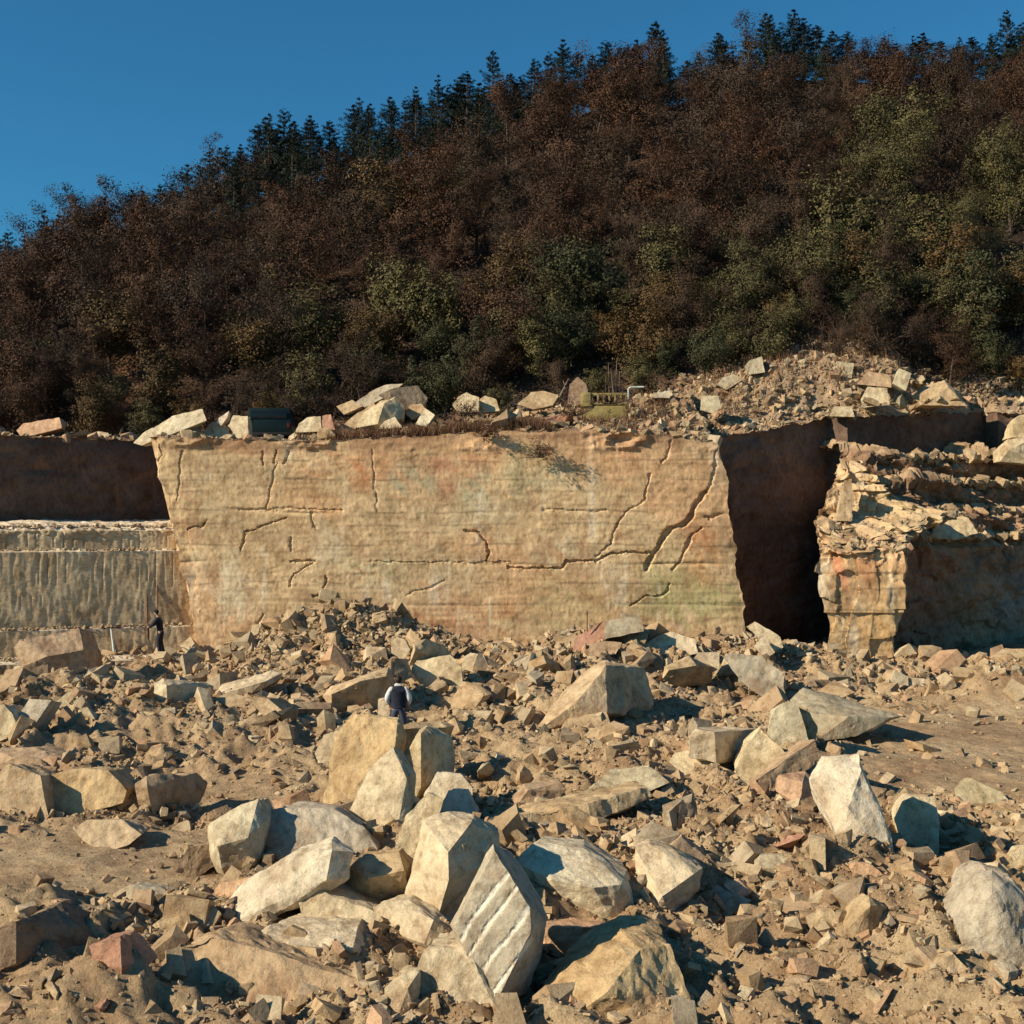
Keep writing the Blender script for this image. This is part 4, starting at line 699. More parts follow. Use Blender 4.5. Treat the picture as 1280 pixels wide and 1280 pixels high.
# ================================================================ TREES
def tube(bm, p0, p1, r0, r1, n=5):
    p0, p1 = Vector(p0), Vector(p1); d = (p1-p0); q = d.to_track_quat('Z', 'Y'); rings = []
    for p, r in ((p0, r0), (p1, r1)): rings.append([bm.verts.new(p+q@Vector((r*math.cos(2*math.pi*k/n), r*math.sin(2*math.pi*k/n), 0))) for k in range(n)])
    for k in range(n): bm.faces.new((rings[0][k], rings[0][(k+1) % n], rings[1][(k+1) % n], rings[1][k]))
    return p1
def limb(bm, p, d, L, r, rr, segs=4, up=.12, wob=.22, n=5):
    pts = [Vector(p)]; d = Vector(d).normalized()
    for k in range(segs):
        d = (d+Vector((rr.uniform(-wob, wob), rr.uniform(-wob, wob), up+rr.uniform(-wob, wob)*.5))).normalized(); q = pts[-1]+d*L/segs
        tube(bm, pts[-1], q, r*(1-.8*k/segs), r*(1-.8*(k+1)/segs), n); pts.append(q)
    return pts
def leaves(cent, size, seed, droop=.3, asp=.55, out=None):
    """one small leaf-shaped face per centre"""
    rng = np.random.default_rng(seed); n = len(cent); a = rng.normal(size=(n, 3)); a[:, 2] -= droop; a /= np.linalg.norm(a, axis=1)[:, None]
    nr = rng.normal(size=(n, 3)) if out is None else out*.9+np.array([0, 0, .5])+rng.normal(size=(n, 3))*.45
    if out is not None: a = np.cross(nr, rng.normal(size=(n, 3))); a /= np.linalg.norm(a, axis=1)[:, None]
    b_ = np.cross(a, nr); b_ /= np.linalg.norm(b_, axis=1)[:, None]; s = size*rng.uniform(.5, 1.4, n)[:, None]
    V = np.stack([cent-a*s*.5, cent+b_*s*asp*.5, cent+a*s*.5, cent-b_*s*asp*.5], 1).reshape(-1, 3); return V, np.arange(4*n).reshape(n, 4)
def crown_mesh(name, cl, nl, size, seed, **k):
    """cl: clump centres and radii; light and dark clumps with gaps between them"""
    rng = np.random.default_rng(seed); C = []; T = []; O = []
    for (c, r, w) in cl:
        m_ = max(6, int(nl*w)); d = rng.normal(size=(m_, 3)); d /= np.linalg.norm(d, axis=1)[:, None]; rad = r*rng.uniform(.15, 1, m_)[:, None]**.6
        C.append(np.array(c)+d*rad*np.array([1, 1, .8])); O.append(d); T.append(np.clip(rng.uniform(.05, .95)*.6+.2+rng.normal(0, .12, m_), 0, 1))
    C = np.concatenate(C); T = np.concatenate(T); cc = C.mean(0); oo = C-cc; oo /= np.linalg.norm(oo, axis=1)[:, None]+1e-6; V, Fc = leaves(C, size, seed+1, out=np.concatenate(O)*.5+oo*.7, **k)
    return npmesh(name, V, Fc, False, np.repeat(T, 4)[:, None]*np.ones(3))
def broadleaf(seed, H, W, nl, size, spars=0):
    rr = random.Random(seed); bm = bmesh.new(); tr = limb(bm, (0, 0, -.4), (rr.uniform(-.1, .1), rr.uniform(-.1, .1), 1), H*.62, .13, rr, 5, .15, .1, 6); cl = []
    for k in range(rr.randint(11, 15)):
        p = tr[rr.randint(1, len(tr)-1)]; a = rr.uniform(0, 6.28); e = limb(bm, p, (math.cos(a), math.sin(a), rr.uniform(.2, 1.1)), W*rr.uniform(.35, .62), .045, rr, 4, .15, .25, 4)
        for q in e[1:]: cl.append((q+Vector((rr.uniform(-.3, .3), rr.uniform(-.3, .3), rr.uniform(-.1, .3))), W*rr.uniform(.08, .2), rr.uniform(.3, 1)))
        for j in range(2):
            q = e[rr.randint(1, 3)]; f = limb(bm, q, (rr.uniform(-1, 1), rr.uniform(-1, 1), rr.uniform(0, 1)), W*.22, .02, rr, 2, .1, .3, 3); cl.append((f[-1], W*rr.uniform(.07, .15), rr.uniform(.3, .9)))
    cl.append((tr[-1], W*.2, 1)); tot = sum(c[2] for c in cl)
    tm = D.meshes.new('trunk'); bm.to_mesh(tm); bm.free()
    return tm, crown_mesh('crown', [(tuple(c), r, w/tot) for c, r, w in cl], nl, size, seed)
def conifer(seed, H, W, nl):
    rr = random.Random(seed); bm = bmesh.new(); tube(bm, (0, 0, -.5), (0, 0, H*.96), .16, .02, 6); cl = []; z = H*.12; k = 0
    while z < H*.99:
        u = (z-H*.12)/(H*.87); r = W*.5*(1-u)**.75*rr.uniform(.75, 1.15)+.06; nb_ = rr.randint(4, 6) if u < .85 else 3
        for j in range(nb_):
            a = 6.28*j/nb_+rr.uniform(-.4, .4); L = r*rr.uniform(.55, 1.2); up = .15+.7*u
            tip = Vector((math.cos(a)*L, math.sin(a)*L, z+L*up*rr.uniform(.5, 1.2))); tube(bm, (0, 0, z), tip, .03, .008, 3)
            for q in (.45, .75, 1.):
                cl.append((Vector((0, 0, z)).lerp(tip, q)+Vector((0, 0, .05)), .10+.22*L*(.6 if q == 1 else 1)*.8, .5+L))
        z += H*.052*rr.uniform(.8, 1.3)
    cl.append((Vector((0, 0, H)), .13, .6)); tot = sum(c[2] for c in cl); tm = D.meshes.new('trunk'); bm.to_mesh(tm); bm.free()
    return tm, crown_mesh('crown', [(tuple(c), r, w/tot) for c, r, w in cl], nl, .17, seed, asp=.35, droop=-.2)
BL = [broadleaf(700+k, 6.5, 4.6, 12000, .10) for k in range(6)]      # full crowns, small faces
BU = [broadleaf(740+k, 4.2, 4.4, 8000, .135) for k in range(5)]      # low leafy bushes
CO = [conifer(780+k, 8.5, 4.0, 8500) for k in range(5)]
for tm, cm in BL+BU: tm.materials.append(M['bark']); cm.materials.append(M['brown'])
for tm, cm in CO: tm.materials.append(M['bark']); cm.materials.append(M['needle'])
def tree(kindname, proto, mat, X, Y, s, rz, label, cat, group):
    z = float(terr(X, Y)); e = empty(kindname, (X, Y, z-.1), rz, s); tag(e, label, cat, group)
    t_ = D.objects.new('trunk', proto[0]); COL.objects.link(t_); t_.parent = e
    c_ = D.objects.new('crown', proto[1]); COL.objects.link(c_); c_.parent = e
    c_.material_slots[0].link = 'OBJECT'; c_.material_slots[0].material = mat
    return e
RT2 = random.Random(4242)
def hzone(px, py):
    c = 'far left' if px < 230 else 'left centre' if px < 480 else 'centre' if px < 740 else 'right centre' if px < 980 else 'far right'
    return c
cnt = {}
def add_tree(kind, X, Y, s):
    px, py = pix(X, Y, float(terr(X, Y, False)))
    if px < -60 or px > 1340: return
    row = 'just above the cliff' if Y < 70 else 'low on the slope' if Y < 82 else 'halfway up the slope' if Y < 100 else 'near the skyline'
    c = hzone(px, py)
    spec = {'rust': (BL, 'autumn_tree', 'tree', 'rust brown autumn tree'), 'brown': (BL, 'autumn_tree', 'tree', 'dull brown nearly bare tree'), 'olive': (BL, 'leafy_tree', 'tree', 'olive green leafy tree'),
            'green': (BU, 'green_bush', 'bush', 'green leafy bush'), 'ochre': (BU, 'autumn_bush', 'bush', 'ochre yellow autumn bush'), 'olivebush': (BU, 'green_bush', 'bush', 'olive leafy bush'),
            'needle': (CO, 'conifer', 'conifer', 'dark green pointed conifer')}[kind]
    mat = M[{'olivebush': 'olive'}.get(kind, kind)]
    tree(spec[1], spec[0][RT2.randrange(len(spec[0]))], mat, X, Y, s, RT2.uniform(0, 6.28), '%s %s on the %s' % (spec[3], row, c), spec[2], '%ss %s, %s' % (spec[3], row, c)); cnt[spec[3]] = cnt.get(spec[3], 0)+1
rows = [(61.9, 2.0, .5), (63.8, 1.9, .62), (66.5, 2.5, .75), (69.5, 2.9, .85), (73, 3.3, .95), (77, 3.6, 1.), (81.5, 3.8, 1.05), (86, 4.0, 1.08), (91, 4.2, 1.1), (96, 4.4, 1.12), (101.5, 4.4, 1.05), (107, 4.2, .85), (112, 4.2, .62)]
for Yr, sp, sc0 in rows:
    x = -Yr*.43
    while x < Yr*.43:
        X = x+RT2.uniform(-.35, .35)*sp; Y = Yr+RT2.uniform(-1.6, 1.6); x += sp*RT2.uniform(.85, 1.15); px = 640+X*F/Y; py = 640-(float(terr(X, Y, False))+3-6)*F/Y; r = RT2.random()
        green = sm((px-780+ (400-py)*-.5)/260)*sm((py-150)/120); low = float(sm((py-330)/110))
        if Y < 71: kind = ('olivebush' if r < .42 else 'green' if r < .58 else 'ochre' if r < .76 else 'rust' if r < .9 else 'brown') if px > 380 else ('ochre' if r < .15 else 'rust' if r < .5 else 'brown' if r < .8 else 'olivebush')
        elif r < green*.95: kind = 'olive' if RT2.random() < .55 else ('green' if RT2.random() < .35 else 'olivebush')
        elif r < green*.95+.35*low+.03: kind = 'olivebush'
        else: kind = 'rust' if RT2.random() < .55 else 'brown'
        if (Y > 104 and px < 640 and RT2.random() < .93) or (Y > 94 and px < 600 and RT2.random() < .5): kind = 'needle'
        if abs(px-490) < 25 and abs(py-255) < 25: kind = 'ochre'
        s = sc0*RT2.uniform(.7, 1.35)*(1.25 if kind in ('green', 'olivebush', 'ochre') and Y > 72 else 1)
        if kind == 'needle': s *= .62 if Y > 104 else .8
        if Y < 71: s *= 1.2
        if px < 250 and Y > 98: s *= .72
        add_tree(kind, X, Y, s)
# the pointed conifers of the skyline: distance-true heights read from the ridge
SKY = [(10, 283, .8), (30, 290, .6), (55, 252, .95), (75, 256, .8), (100, 262, .7), (130, 245, .9), (165, 232, .9), (178, 232, .8), (200, 230, .8), (234, 203, 1), (262, 186, .9), (275, 186, .8), (300, 180, .7), (322, 150, .9), (332, 143, .9), (355, 133, 1.1), (368, 150, .8), (388, 146, .9), (412, 155, .7), (442, 125, 1), (460, 132, .7), (488, 122, .8), (520, 114, .9), (540, 120, .7), (575, 88, 1), (584, 84, 1), (605, 108, .7), (625, 102, .6), (638, 88, .7), (650, 92, .7), (668, 66, 1), (690, 88, .7), (704, 54, 1), (722, 58, .8), (740, 62, .7), (757, 42, 1.1), (775, 62, .7), (796, 48, .8), (820, 24, 1.2), (828, 40, .9), (860, 72, .6), (897, 34, 1), (915, 62, .6), (935, 45, .7), (957, 20, 1), (975, 36, .8), (992, 2, 1.3), (1005, 18, 1), (1020, 24, .9), (1040, 40, .7), (1058, 40, .8), (1105, 50, .6), (1153, 36, 1.05), (1175, 62, .6), (1215, 42, .8), (1240, 40, .8), (1275, 30, .8), (1120, 55, .6), (1195, 58, .6), (345, 158, .8), (250, 205, .7), (215, 225, .7), (560, 105, .8), (1265, 45, .7)]
for i, (px, py, s) in enumerate(SKY):
    Y = 117+RT2.uniform(-3, 3); X = (px-640)*Y/F; zt = CAMZ-(py-640)*Y/F; zg = float(terr(X, Y)); s2 = max(.5, (zt-zg+.3)/8.6)
    c = hzone(px, py); e = tree('conifer', CO[i % 5], M['needle'], X, Y, 1, RT2.uniform(0, 6.28), 'dark green pointed conifer standing on the skyline, '+c, 'conifer', 'skyline conifers, '+c); e.scale = (.7+.45*s*RT2.uniform(.8, 1.2),)*2+(s2*RT2.uniform(.88, 1.03),)
for (x0, x1, dy) in ((0, 520, 16), (520, 1290, 20)):
    x = x0
    while x < x1:
        Y = 112+RT2.uniform(-3, 6); X = (x-640)*Y/F
        if x < 700 or RT2.random() < .55: add_tree('needle', X, Y, RT2.uniform(.4, .95))
        x += dy*RT2.uniform(.8, 1.4)
print('TREES', cnt)
# undergrowth that nobody could count
rg = np.random.default_rng(77); n = 90000; Y = rg.uniform(61.5, 116, n); X = rg.uniform(-.45, .45, n)*Y; z = terr(X, Y); Cc = np.stack([X, Y, z+rg.uniform(0, .9, n)**1.5], 1)
V, Fc = leaves(Cc, .22, 78); T = np.clip(.45+.3*fbm(X*.3, Y*.3, 0, 3, 79)+rg.normal(0, .15, n), 0, 1)
me = npmesh('undergrowth', V, Fc, False, np.repeat(T, 4)[:, None]*np.ones(3)); tag(link('undergrowth', me, M['brown']), 'low brown undergrowth and leaf litter between the trees on the slope', 'undergrowth', kind='stuff')
# dry weeds along the cliff edge
def weeds(name, n, xr, d0, d1, h, seed, label, dens=lambda X: 1.):
    rg = np.random.default_rng(seed); X = rg.uniform(*xr, n); k = rg.uniform(0, 1, n) < dens(X)*sm(fbm(X*.8, seed, 0, 3, seed)+.5); X = X[k]; n = len(X); Y = Yedge(X)+rg.uniform(d0, d1, n); z = terr(X, Y)
    a = rg.uniform(0, 6.28, n); L = h*rg.uniform(.4, 1.3, n); tip = np.stack([X+np.cos(a)*L*.5, Y+np.sin(a)*L*.5, z+L], 1); B = np.stack([X, Y, z-.03], 1); sd = np.stack([-np.sin(a), np.cos(a), 0*a], 1)*.016
    V = np.stack([B-sd, B+sd, tip], 1).reshape(-1, 3); T = np.clip(rg.normal(.45, .22, n), 0, 1)
    me = npmesh(name, V, np.arange(3*n).reshape(n, 3), False, np.repeat(T, 3)[:, None]*np.ones(3)); return tag(link(name, me, M['weed']), label, 'weeds', kind='stuff')
weeds('dry_weeds', 60000, (-9, 8), .1, 3.2, .42, 91, 'reddish brown dry weeds along the cliff edge above the face', lambda X: .25+.75*np.exp(-((X-1.5)/5)**2))
weeds('scree_weeds', 16000, (3, 24), 1.5, 8, .55, 92, 'reddish dry weeds growing between the scree stones above the right recess', lambda X: .5)
# hanging dry bushes at the lip of the face
def dry_bush(px, py, Y, w, h, seed, label, down=.5):
    rr = random.Random(seed); e = empty('dry_bush', at(px, py, Y)); tag(e, label, 'bush'); bm = bmesh.new(); tips = []
    for k in range(34):
        a = rr.uniform(0, 6.28); up = rr.uniform(-down, 1.); q = limb(bm, (rr.uniform(-.1, .1), 0, 0), (math.cos(a)*w, math.sin(a)*w*.5-.25, up*h*1.6), rr.uniform(.5, 1.)*max(w, h), .016, rr, 4, .05, .3, 3); tips += q[2:]
    me = D.meshes.new('branches'); bm.to_mesh(me); bm.free(); o = link('branches', me, M['bark'], e)
    cl = [(tuple(q), .13, 1/len(tips)) for q in tips]; cm = crown_mesh('dry_leaves', cl, 700, .075, seed); link('dry_leaves', cm, M['weed'], e)
dry_bush(606, 546, 49.75, .75, .75, 1, 'bare dark dry bush on the lip of the face, left of the other hanging bush', .2)
dry_bush(676, 572, 49.6, .7, .95, 2, 'tall dry bush with hanging leaves growing out of the top of the face', .1)
dry_bush(586, 520, 51, .9, .6, 3, 'low reddish dry bush under the pale boulders above the face', 0)
dry_bush(765, 505, 54, 1.2, .6, 4, 'reddish dry bush in front of the yellow machine', 0)
dry_bush(720, 520, 52.5, .9, .5, 5, 'spreading dry bush below the forked dead branch', 0)
for i, (px, Y, h) in enumerate(((757, 62, 2.0), (763, 62, 2.4), (770, 62.3, 2.2), (776, 62.4, 1.6), (768, 61.8, 1.9))):
    bm = bmesh.new(); limb(bm, (0, 0, 0), (RT2.uniform(-.08, .08), 0, 1), h, .05, RT2, 5, .1, .05, 5); me = D.meshes.new('bare_sapling'); bm.to_mesh(me); bm.free()
    o = link('bare_sapling', me, M['pale_bark'], loc=((px-640)*Y/F, Y, float(terr((px-640)*Y/F, Y)))); tag(o, 'thin pale bare sapling trunk behind the yellow machine', 'sapling', 'bare saplings behind the yellow machine')
bm = bmesh.new(); rr = random.Random(5); A = at(699, 496, 54.8)
for p0, p1, r in (((699, 497), (709, 477), .05), ((704, 487), (711, 484), .03), ((698, 494), (712, 508), .045), ((706, 482), (704, 476), .02), ((709, 477), (711, 473), .025)):
    tube(bm, Vector(at(*p0, 54.8)-A), Vector(at(*p1, 54.8+rr.uniform(-.1, .2))-A), r, r*.6, 6)
me = D.meshes.new('dead_branch'); bm.to_mesh(me); bm.free(); tag(link('dead_branch', me, M['pale_bark'], loc=A), 'forked pale dead branch lying on the boulders at the cliff edge', 'branch')
# ================================================================ PEOPLE AND EQUIPMENT
M['dark_cloth'] = plain('dark_cloth', (.022, .022, .032), .9, var=.35, sc=14); M['navy'] = plain('navy_cloth', (.016, .020, .034), .85, var=.3, sc=12)
M['white_cloth'] = plain('white_cloth', (.62, .60, .58), .9, var=.12); M['jeans'] = plain('blue_grey_cloth', (.05, .06, .09), .9, var=.2); M['skin'] = plain('skin', (.45, .27, .19), .6, var=.08)
M['hair'] = plain('hair', (.03, .018, .013), .6, var=.3, sc=40); M['boot'] = plain('boot_leather', (.03, .022, .018), .6); M['steel'] = plain('dull_steel', (.25, .23, .21), .45, .7)
M['rust_iron'] = plain('rusty_iron', (.20, .09, .055), .75, .2, .4, 10); M['yellow'] = plain('yellow_paint', (.30, .235, .09), .5, 0, .3, 5); M['car'] = plain('dark_green_paint', (.007, .016, .016), .35, 0, .2, 3)
M['glass'] = plain('dark_glass', (.010, .014, .016), .08, 0, .1, 2); M['rubber'] = plain('rubber', (.02, .02, .02), .85); M['plate'] = plain('pale_panel', (.55, .60, .58), .5); M['black'] = plain('black_hose', (.015, .015, .017), .6)
M['light'] = plain('rear_lamp', (.08, .012, .01), .4)
def skin(name, J, E, mat, parent=None, loc=(0, 0, 0), sub=2, root=0):
    if name in ('jacket', 'vest', 'trousers', 'hooded_sweater', 'hood', 'boot'): J = [(*j[:3], *[r*1.22 for r in j[3:]]) for j in J]
    """J: joints (x,y,z,r[,ry]); E: bones; one continuous surface grown round them"""
    me = D.meshes.new(name); me.from_pydata([j[:3] for j in J], E, []); o = D.objects.new(name, me); COL.objects.link(o)
    md = o.modifiers.new('s', 'SKIN'); md.use_smooth_shade = True; md.branch_smoothing = .6; sd = me.skin_vertices[0].data
    for i, j in enumerate(J): sd[i].radius = (j[3], j[4] if len(j) > 4 else j[3]); sd[i].use_root = (i == root)
    ss = o.modifiers.new('u', 'SUBSURF'); ss.levels = ss.render_levels = sub
    dg = bpy.context.evaluated_depsgraph_get(); m2 = D.meshes.new_from_object(o.evaluated_get(dg)); o.modifiers.clear(); o.data = m2; m2.name = name; D.meshes.remove(me)
    m2.materials.clear(); m2.materials.append(mat); m2.polygons.foreach_set('use_smooth', np.ones(len(m2.polygons), bool)); o.location = loc
    if parent: o.parent = parent
    return o
def blob(name, c, r, mat, parent, cut=None, seg=20, noise_=.0):
    bm = bmesh.new(); bmesh.ops.create_uvsphere(bm, u_segments=seg, v_segments=seg, radius=1)
    for v in bm.verts: v.co = Vector((v.co.x*r[0], v.co.y*r[1], v.co.z*r[2]))
    if cut: bmesh.ops.bisect_plane(bm, geom=bm.verts[:]+bm.edges[:]+bm.faces[:], plane_co=cut[0], plane_no=cut[1], clear_outer=True)
    for f in bm.faces: f.smooth = True
    me = D.meshes.new(name); bm.to_mesh(me); bm.free(); return link(name, me, mat, parent, c)
def person(loc, rz, JT, hands_closed, label, outfit):
    """JT: joint table in a frame where the person faces -Y; feet on z=0"""
    e = empty('person', loc, rz); tag(e, label, 'person'); j = {k: np.array(v, float) for k, v in JT.items()}
    body = [(*j['pelvis'], .12, .10), (*(j['pelvis']*.5+j['chest']*.5), .115, .09), (*j['chest'], .145, .10), (*j['neck'], .052, .052), (*j['head'], .072, .085), (*(j['head']+np.array([0, .0, .075])), .068, .08)]
    ed = [(0, 1), (1, 2), (2, 3), (3, 4), (4, 5)]; J = list(body)
    for s in ('l', 'r'):
        i = len(J); J += [(*j[s+'sh'], .055), (*j[s+'el'], .042), (*j[s+'wr'], .028), (*(j[s+'wr']+(j[s+'wr']-j[s+'el'])*.17), .036, .018)]; ed += [(2, i), (i, i+1), (i+1, i+2), (i+2, i+3)]
        i = len(J); J += [(*j[s+'hip'], .088), (*j[s+'kn'], .058), (*j[s+'an'], .042), (*(j[s+'an']+np.array([0, -.13, -.05])), .038, .03)]; ed += [(0, i), (i, i+1), (i+1, i+2), (i+2, i+3)]
    b_ = skin('body', J, ed, M['skin'], e)
    # fingers and facial features are folded into the body mesh
    bm = bmesh.new(); bm.from_mesh(b_.data); tmp = []
    for s in ('l', 'r'):
        w_, el = j[s+'wr'], j[s+'el']; d = (w_-el)/np.linalg.norm(w_-el); side = np.cross(d, [0, 1., 0]); side /= np.linalg.norm(side)+1e-6; nrm = np.cross(side, d)
        palm = w_+d*.05; FJ = []; FE = []
        for q, (of, L) in enumerate(((-.030, .062), (-.010, .075), (.010, .070), (.030, .055))):
            i = len(FJ); a = palm+side*of; FJ += [(*a, .0095), (*(a+d*.045), .009), (*(a+d*(.045+L*.45)+nrm*L*.3), .0085), (*(a+d*(.045+L*.6)+nrm*L*.75), .0075)]; FE += [(i, i+1), (i+1, i+2), (i+2, i+3)]
            fo = skin('finger', FJ[i:], [(0, 1), (1, 2), (2, 3)], M['skin'], None, sub=1); tmp.append(fo)
        a = w_+d*.02; th_ = skin('thumb', [(*(a-side*.02), .011), (*(a-side*.045+d*.03), .010), (*(a-side*.05+d*.06+nrm*.02), .0085)], [(0, 1), (1, 2)], M['skin'], None, sub=1); tmp.append(th_)
    h = j['head']; nose = skin('nose', [(*(h+np.array([0, -.075, .045])), .010), (*(h+np.array([0, -.105, .01])), .013)], [(0, 1)], M['skin'], None, sub=1); tmp.append(nose)
    for sx in (-1, 1): tmp.append(skin('ear', [(*(h+np.array([sx*.078, .005, .05])), .010, .016), (*(h+np.array([sx*.082, .01, .0])), .009, .012)], [(0, 1)], M['skin'], None, sub=1))
    for o in tmp: bm.from_mesh(o.data); D.objects.remove(o)
    for f in bm.faces: f.smooth = True
    bm.to_mesh(b_.data); bm.free()
    # trousers
    J = [(*(j['pelvis']+np.array([0, 0, .08])), .155, .125), (*j['pelvis'], .15, .125)]; ed = [(0, 1)]
    for s in ('l', 'r'):
        i = len(J); J += [(*j[s+'hip'], .108), (*j[s+'kn'], .078), (*(j[s+'an']+np.array([0, 0, .0])), .066)]; ed += [(1, i), (i, i+1), (i+1, i+2)]
    skin('trousers', J, ed, outfit['trousers'], e, root=1)
    # top: torso shell with sleeves
    tor = [(*(j['pelvis']+np.array([0, 0, -.02])), .175, .14), (*(j['pelvis']*.5+j['chest']*.5), .160, .13), (*j['chest'], .175, .13), (*(j['chest']*.45+j['neck']*.55), .095, .085)]
    if outfit.get('vest'):
        J = [(*(j['pelvis']*.5+j['chest']*.5), .135, .105), (*j['chest'], .16, .115), (*(j['chest']*.4+j['neck']*.6), .085, .08)]; ed = [(0, 1), (1, 2)]
        for s in ('l', 'r'): i = len(J); J += [(*j[s+'sh'], .075), (*j[s+'el'], .062), (*(j[s+'wr']*.92+j[s+'el']*.08), .046)]; ed += [(1, i), (i, i+1), (i+1, i+2)]
        skin('hooded_sweater', J, ed, outfit['top'], e, root=1)
        hood = skin('hood', [(*(j['neck']+np.array([-.075, .0, .0])), .05), (*(j['neck']+np.array([0, .075, -.02])), .06), (*(j['neck']+np.array([.075, .0, .0])), .05)], [(0, 1), (1, 2)], outfit['top'], e, root=1)
        vt = [(*(j['pelvis']+np.array([0, 0, -.04])), .215, .16), (*(j['pelvis']*.5+j['chest']*.5), .20, .15), (*j['chest'], .215, .155), (*(j['chest']*.3+j['neck']*.7), .17, .13), (*(j['lsh']*.8+j['chest']*.2), .14), (*(j['rsh']*.8+j['chest']*.2), .14)]
        skin('vest', vt, [(0, 1), (1, 2), (2, 3), (2, 4), (2, 5)], outfit['vest'], e, root=1)
    else:
        J = tor; ed = [(0, 1), (1, 2), (2, 3)]
        for s in ('l', 'r'): i = len(J); J = J+[(*j[s+'sh'], .085), (*j[s+'el'], .068), (*(j[s+'wr']*.94+j[s+'el']*.06), .05)]; ed = ed+[(2, i), (i, i+1), (i+1, i+2)]
        skin('jacket', J, ed, outfit['top'], e, root=1)
    for s in ('l', 'r'): skin('boot', [(*(j[s+'an']+np.array([0, .015, .08])), .06), (*(j[s+'an']+np.array([0, .02, -.02])), .058), (*(j[s+'an']+np.array([0, -.07, -.04])), .052, .042), (*(j[s+'an']+np.array([0, -.16, -.05])), .045, .034)], [(0, 1), (1, 2), (2, 3)], M['boot'], e, root=1)
    hc = j['head']+np.array([0, .012, .055])
    blob('hair' if not outfit.get('cap') else 'cap', hc, (.092, .108, .105), outfit.get('cap', M['hair']), e, ((0, -.035, -.03), (0, -.55, -.8)))
    for sx in (-1, 1): blob('eye', h+np.array([sx*.03, -.086, .055]), (.012, .008, .008), M['hair'], e, seg=8)
    m_ = blob('mouth', h+np.array([0, -.082, -.028]), (.022, .008, .005), M['light'], e, seg=8)
    return e
# worker on the platform, seen from his right side, leaning slightly to the left over a hand drill
gz = float(.36); Yw = 48.15; Xw = (200-640)*Yw/F; zw = CAMZ-(818-640)*Yw/F
JT = dict(pelvis=(0, .02, .92), chest=(0, -.05, 1.33), neck=(0, -.10, 1.52), head=(0, -.16, 1.60), lsh=(.19, -.06, 1.43), rsh=(-.19, -.06, 1.43), lel=(.24, -.22, 1.18), rel=(-.24, -.22, 1.18), lwr=(.10, -.42, 1.08), rwr=(-.10, -.42, 1.08),
          lhip=(.10, .02, .88), rhip=(-.10, .02, .88), lkn=(.12, -.04, .49), rkn=(-.12, .00, .49), lan=(.12, .02, .09), ran=(-.12, .10, .09))
person((Xw, Yw, zw), math.radians(-83), JT, True, 'worker in dark overalls standing on the ledge platform, bent over a hand drill', dict(top=M['dark_cloth'], trousers=M['dark_cloth'], cap=M['dark_cloth']))
# the drill he holds: grip bar, body, bit; hose lies behind
e = empty('hand_drill', (Xw-.47, Yw, zw)); tag(e, 'upright hand held rock drill under the hands of the worker on the platform', 'drill')
def tubeobj(name, pts, r, mat, parent=None, n=8):
    bm = bmesh.new()
    for a, b2 in zip(pts[:-1], pts[1:]): tube(bm, a, b2, r, r, n)
    for f in bm.faces: f.smooth = True
    me = D.meshes.new(name); bm.to_mesh(me); bm.free(); return link(name, me, mat, parent)
tubeobj('handle', [(0, -.22, 1.06), (0, -.08, 1.04), (0, .08, 1.04), (0, .22, 1.06)], .016, M['steel'], e)
bm = bmesh.new()
for z0, z1, r0, r1 in ((1.05, .98, .03, .05), (.98, .72, .055, .055), (.72, .66, .055, .035), (.66, .58, .035, .03)): tube(bm, (0, 0, z0), (0, 0, z1), r0, r1, 12)
me = D.meshes.new('drill_body'); bm.to_mesh(me); bm.free(); link('drill_body', me, M['rust_iron'], e); tubeobj('drill_bit', [(0, 0, .6), (0, 0, -.02)], .014, M['steel'], e)
tubeobj('support_leg', [(.02, .02, .7), (.12, .04, .02)], .012, M['steel'], e)
hp = [(Xw-.45, Yw+.03, zw+.85), (Xw-.62, Yw+.1, zw+.98), (Xw-1.1, Yw+.3, zw+1.12), (Xw-1.8, Yw+.8, 1.42), (Xw-2.6, Yw+.35, 1.44)]
hs = []
for k in range(len(hp)-1):
    for q in range(5):
        u = q/5; p = [Vector(hp[max(0, min(len(hp)-1, k+d))]) for d in (-1, 0, 1, 2)]; hs.append(.5*((2*p[1])+(-p[0]+p[2])*u+(2*p[0]-5*p[1]+4*p[2]-p[3])*u*u+(-p[0]+3*p[1]-3*p[2]+p[3])*u**3))
tag(tubeobj('air_hose', hs, .018, M['black']), 'black air hose running from the hand drill back to the ledge', 'hose')
def wallY(px, off=.0, v=0): # front of the ledge face along the left steps at a pixel column
    for Y in np.arange(45, 52, .01):
        X = (px-640)*Y/F
        if Y >= 45.85+(X+26)*4.77/14.6+off: return Y
for px, y0, y1, lab in ((184, 686, 790, 'left'), (197, 688, 765, 'right')):
    Y = wallY(px, .25); a = at(px-1, y0, Y+.32); b2 = at(px, y1, Y-.02); o = tubeobj('iron_rod', [Vector(a-b2), Vector((0, 0, 0))], .03, M['rust_iron']); o.location = b2
    tag(o, 'long rusty iron rod leaning on the ledges, %s one of the two behind the worker' % lab, 'rod')
Y = wallY(141, -.25); a = at(139, 786, Y+.12); b2 = at(143, 820, Y-.1); o = tubeobj('pale_bar', [Vector(a-b2), Vector((0, 0, 0))], .045, M['plate']); o.location = b2; tag(o, 'short pale bar leaning against the lowest ledge left of the worker', 'bar')
o = tubeobj('iron_spike', [(0, 0, 0), (0, 0, .75)], .02, M['rust_iron']); o.location = at(734, 790, 43.6); tag(o, 'thin iron spike standing behind the brick red rock', 'rod')
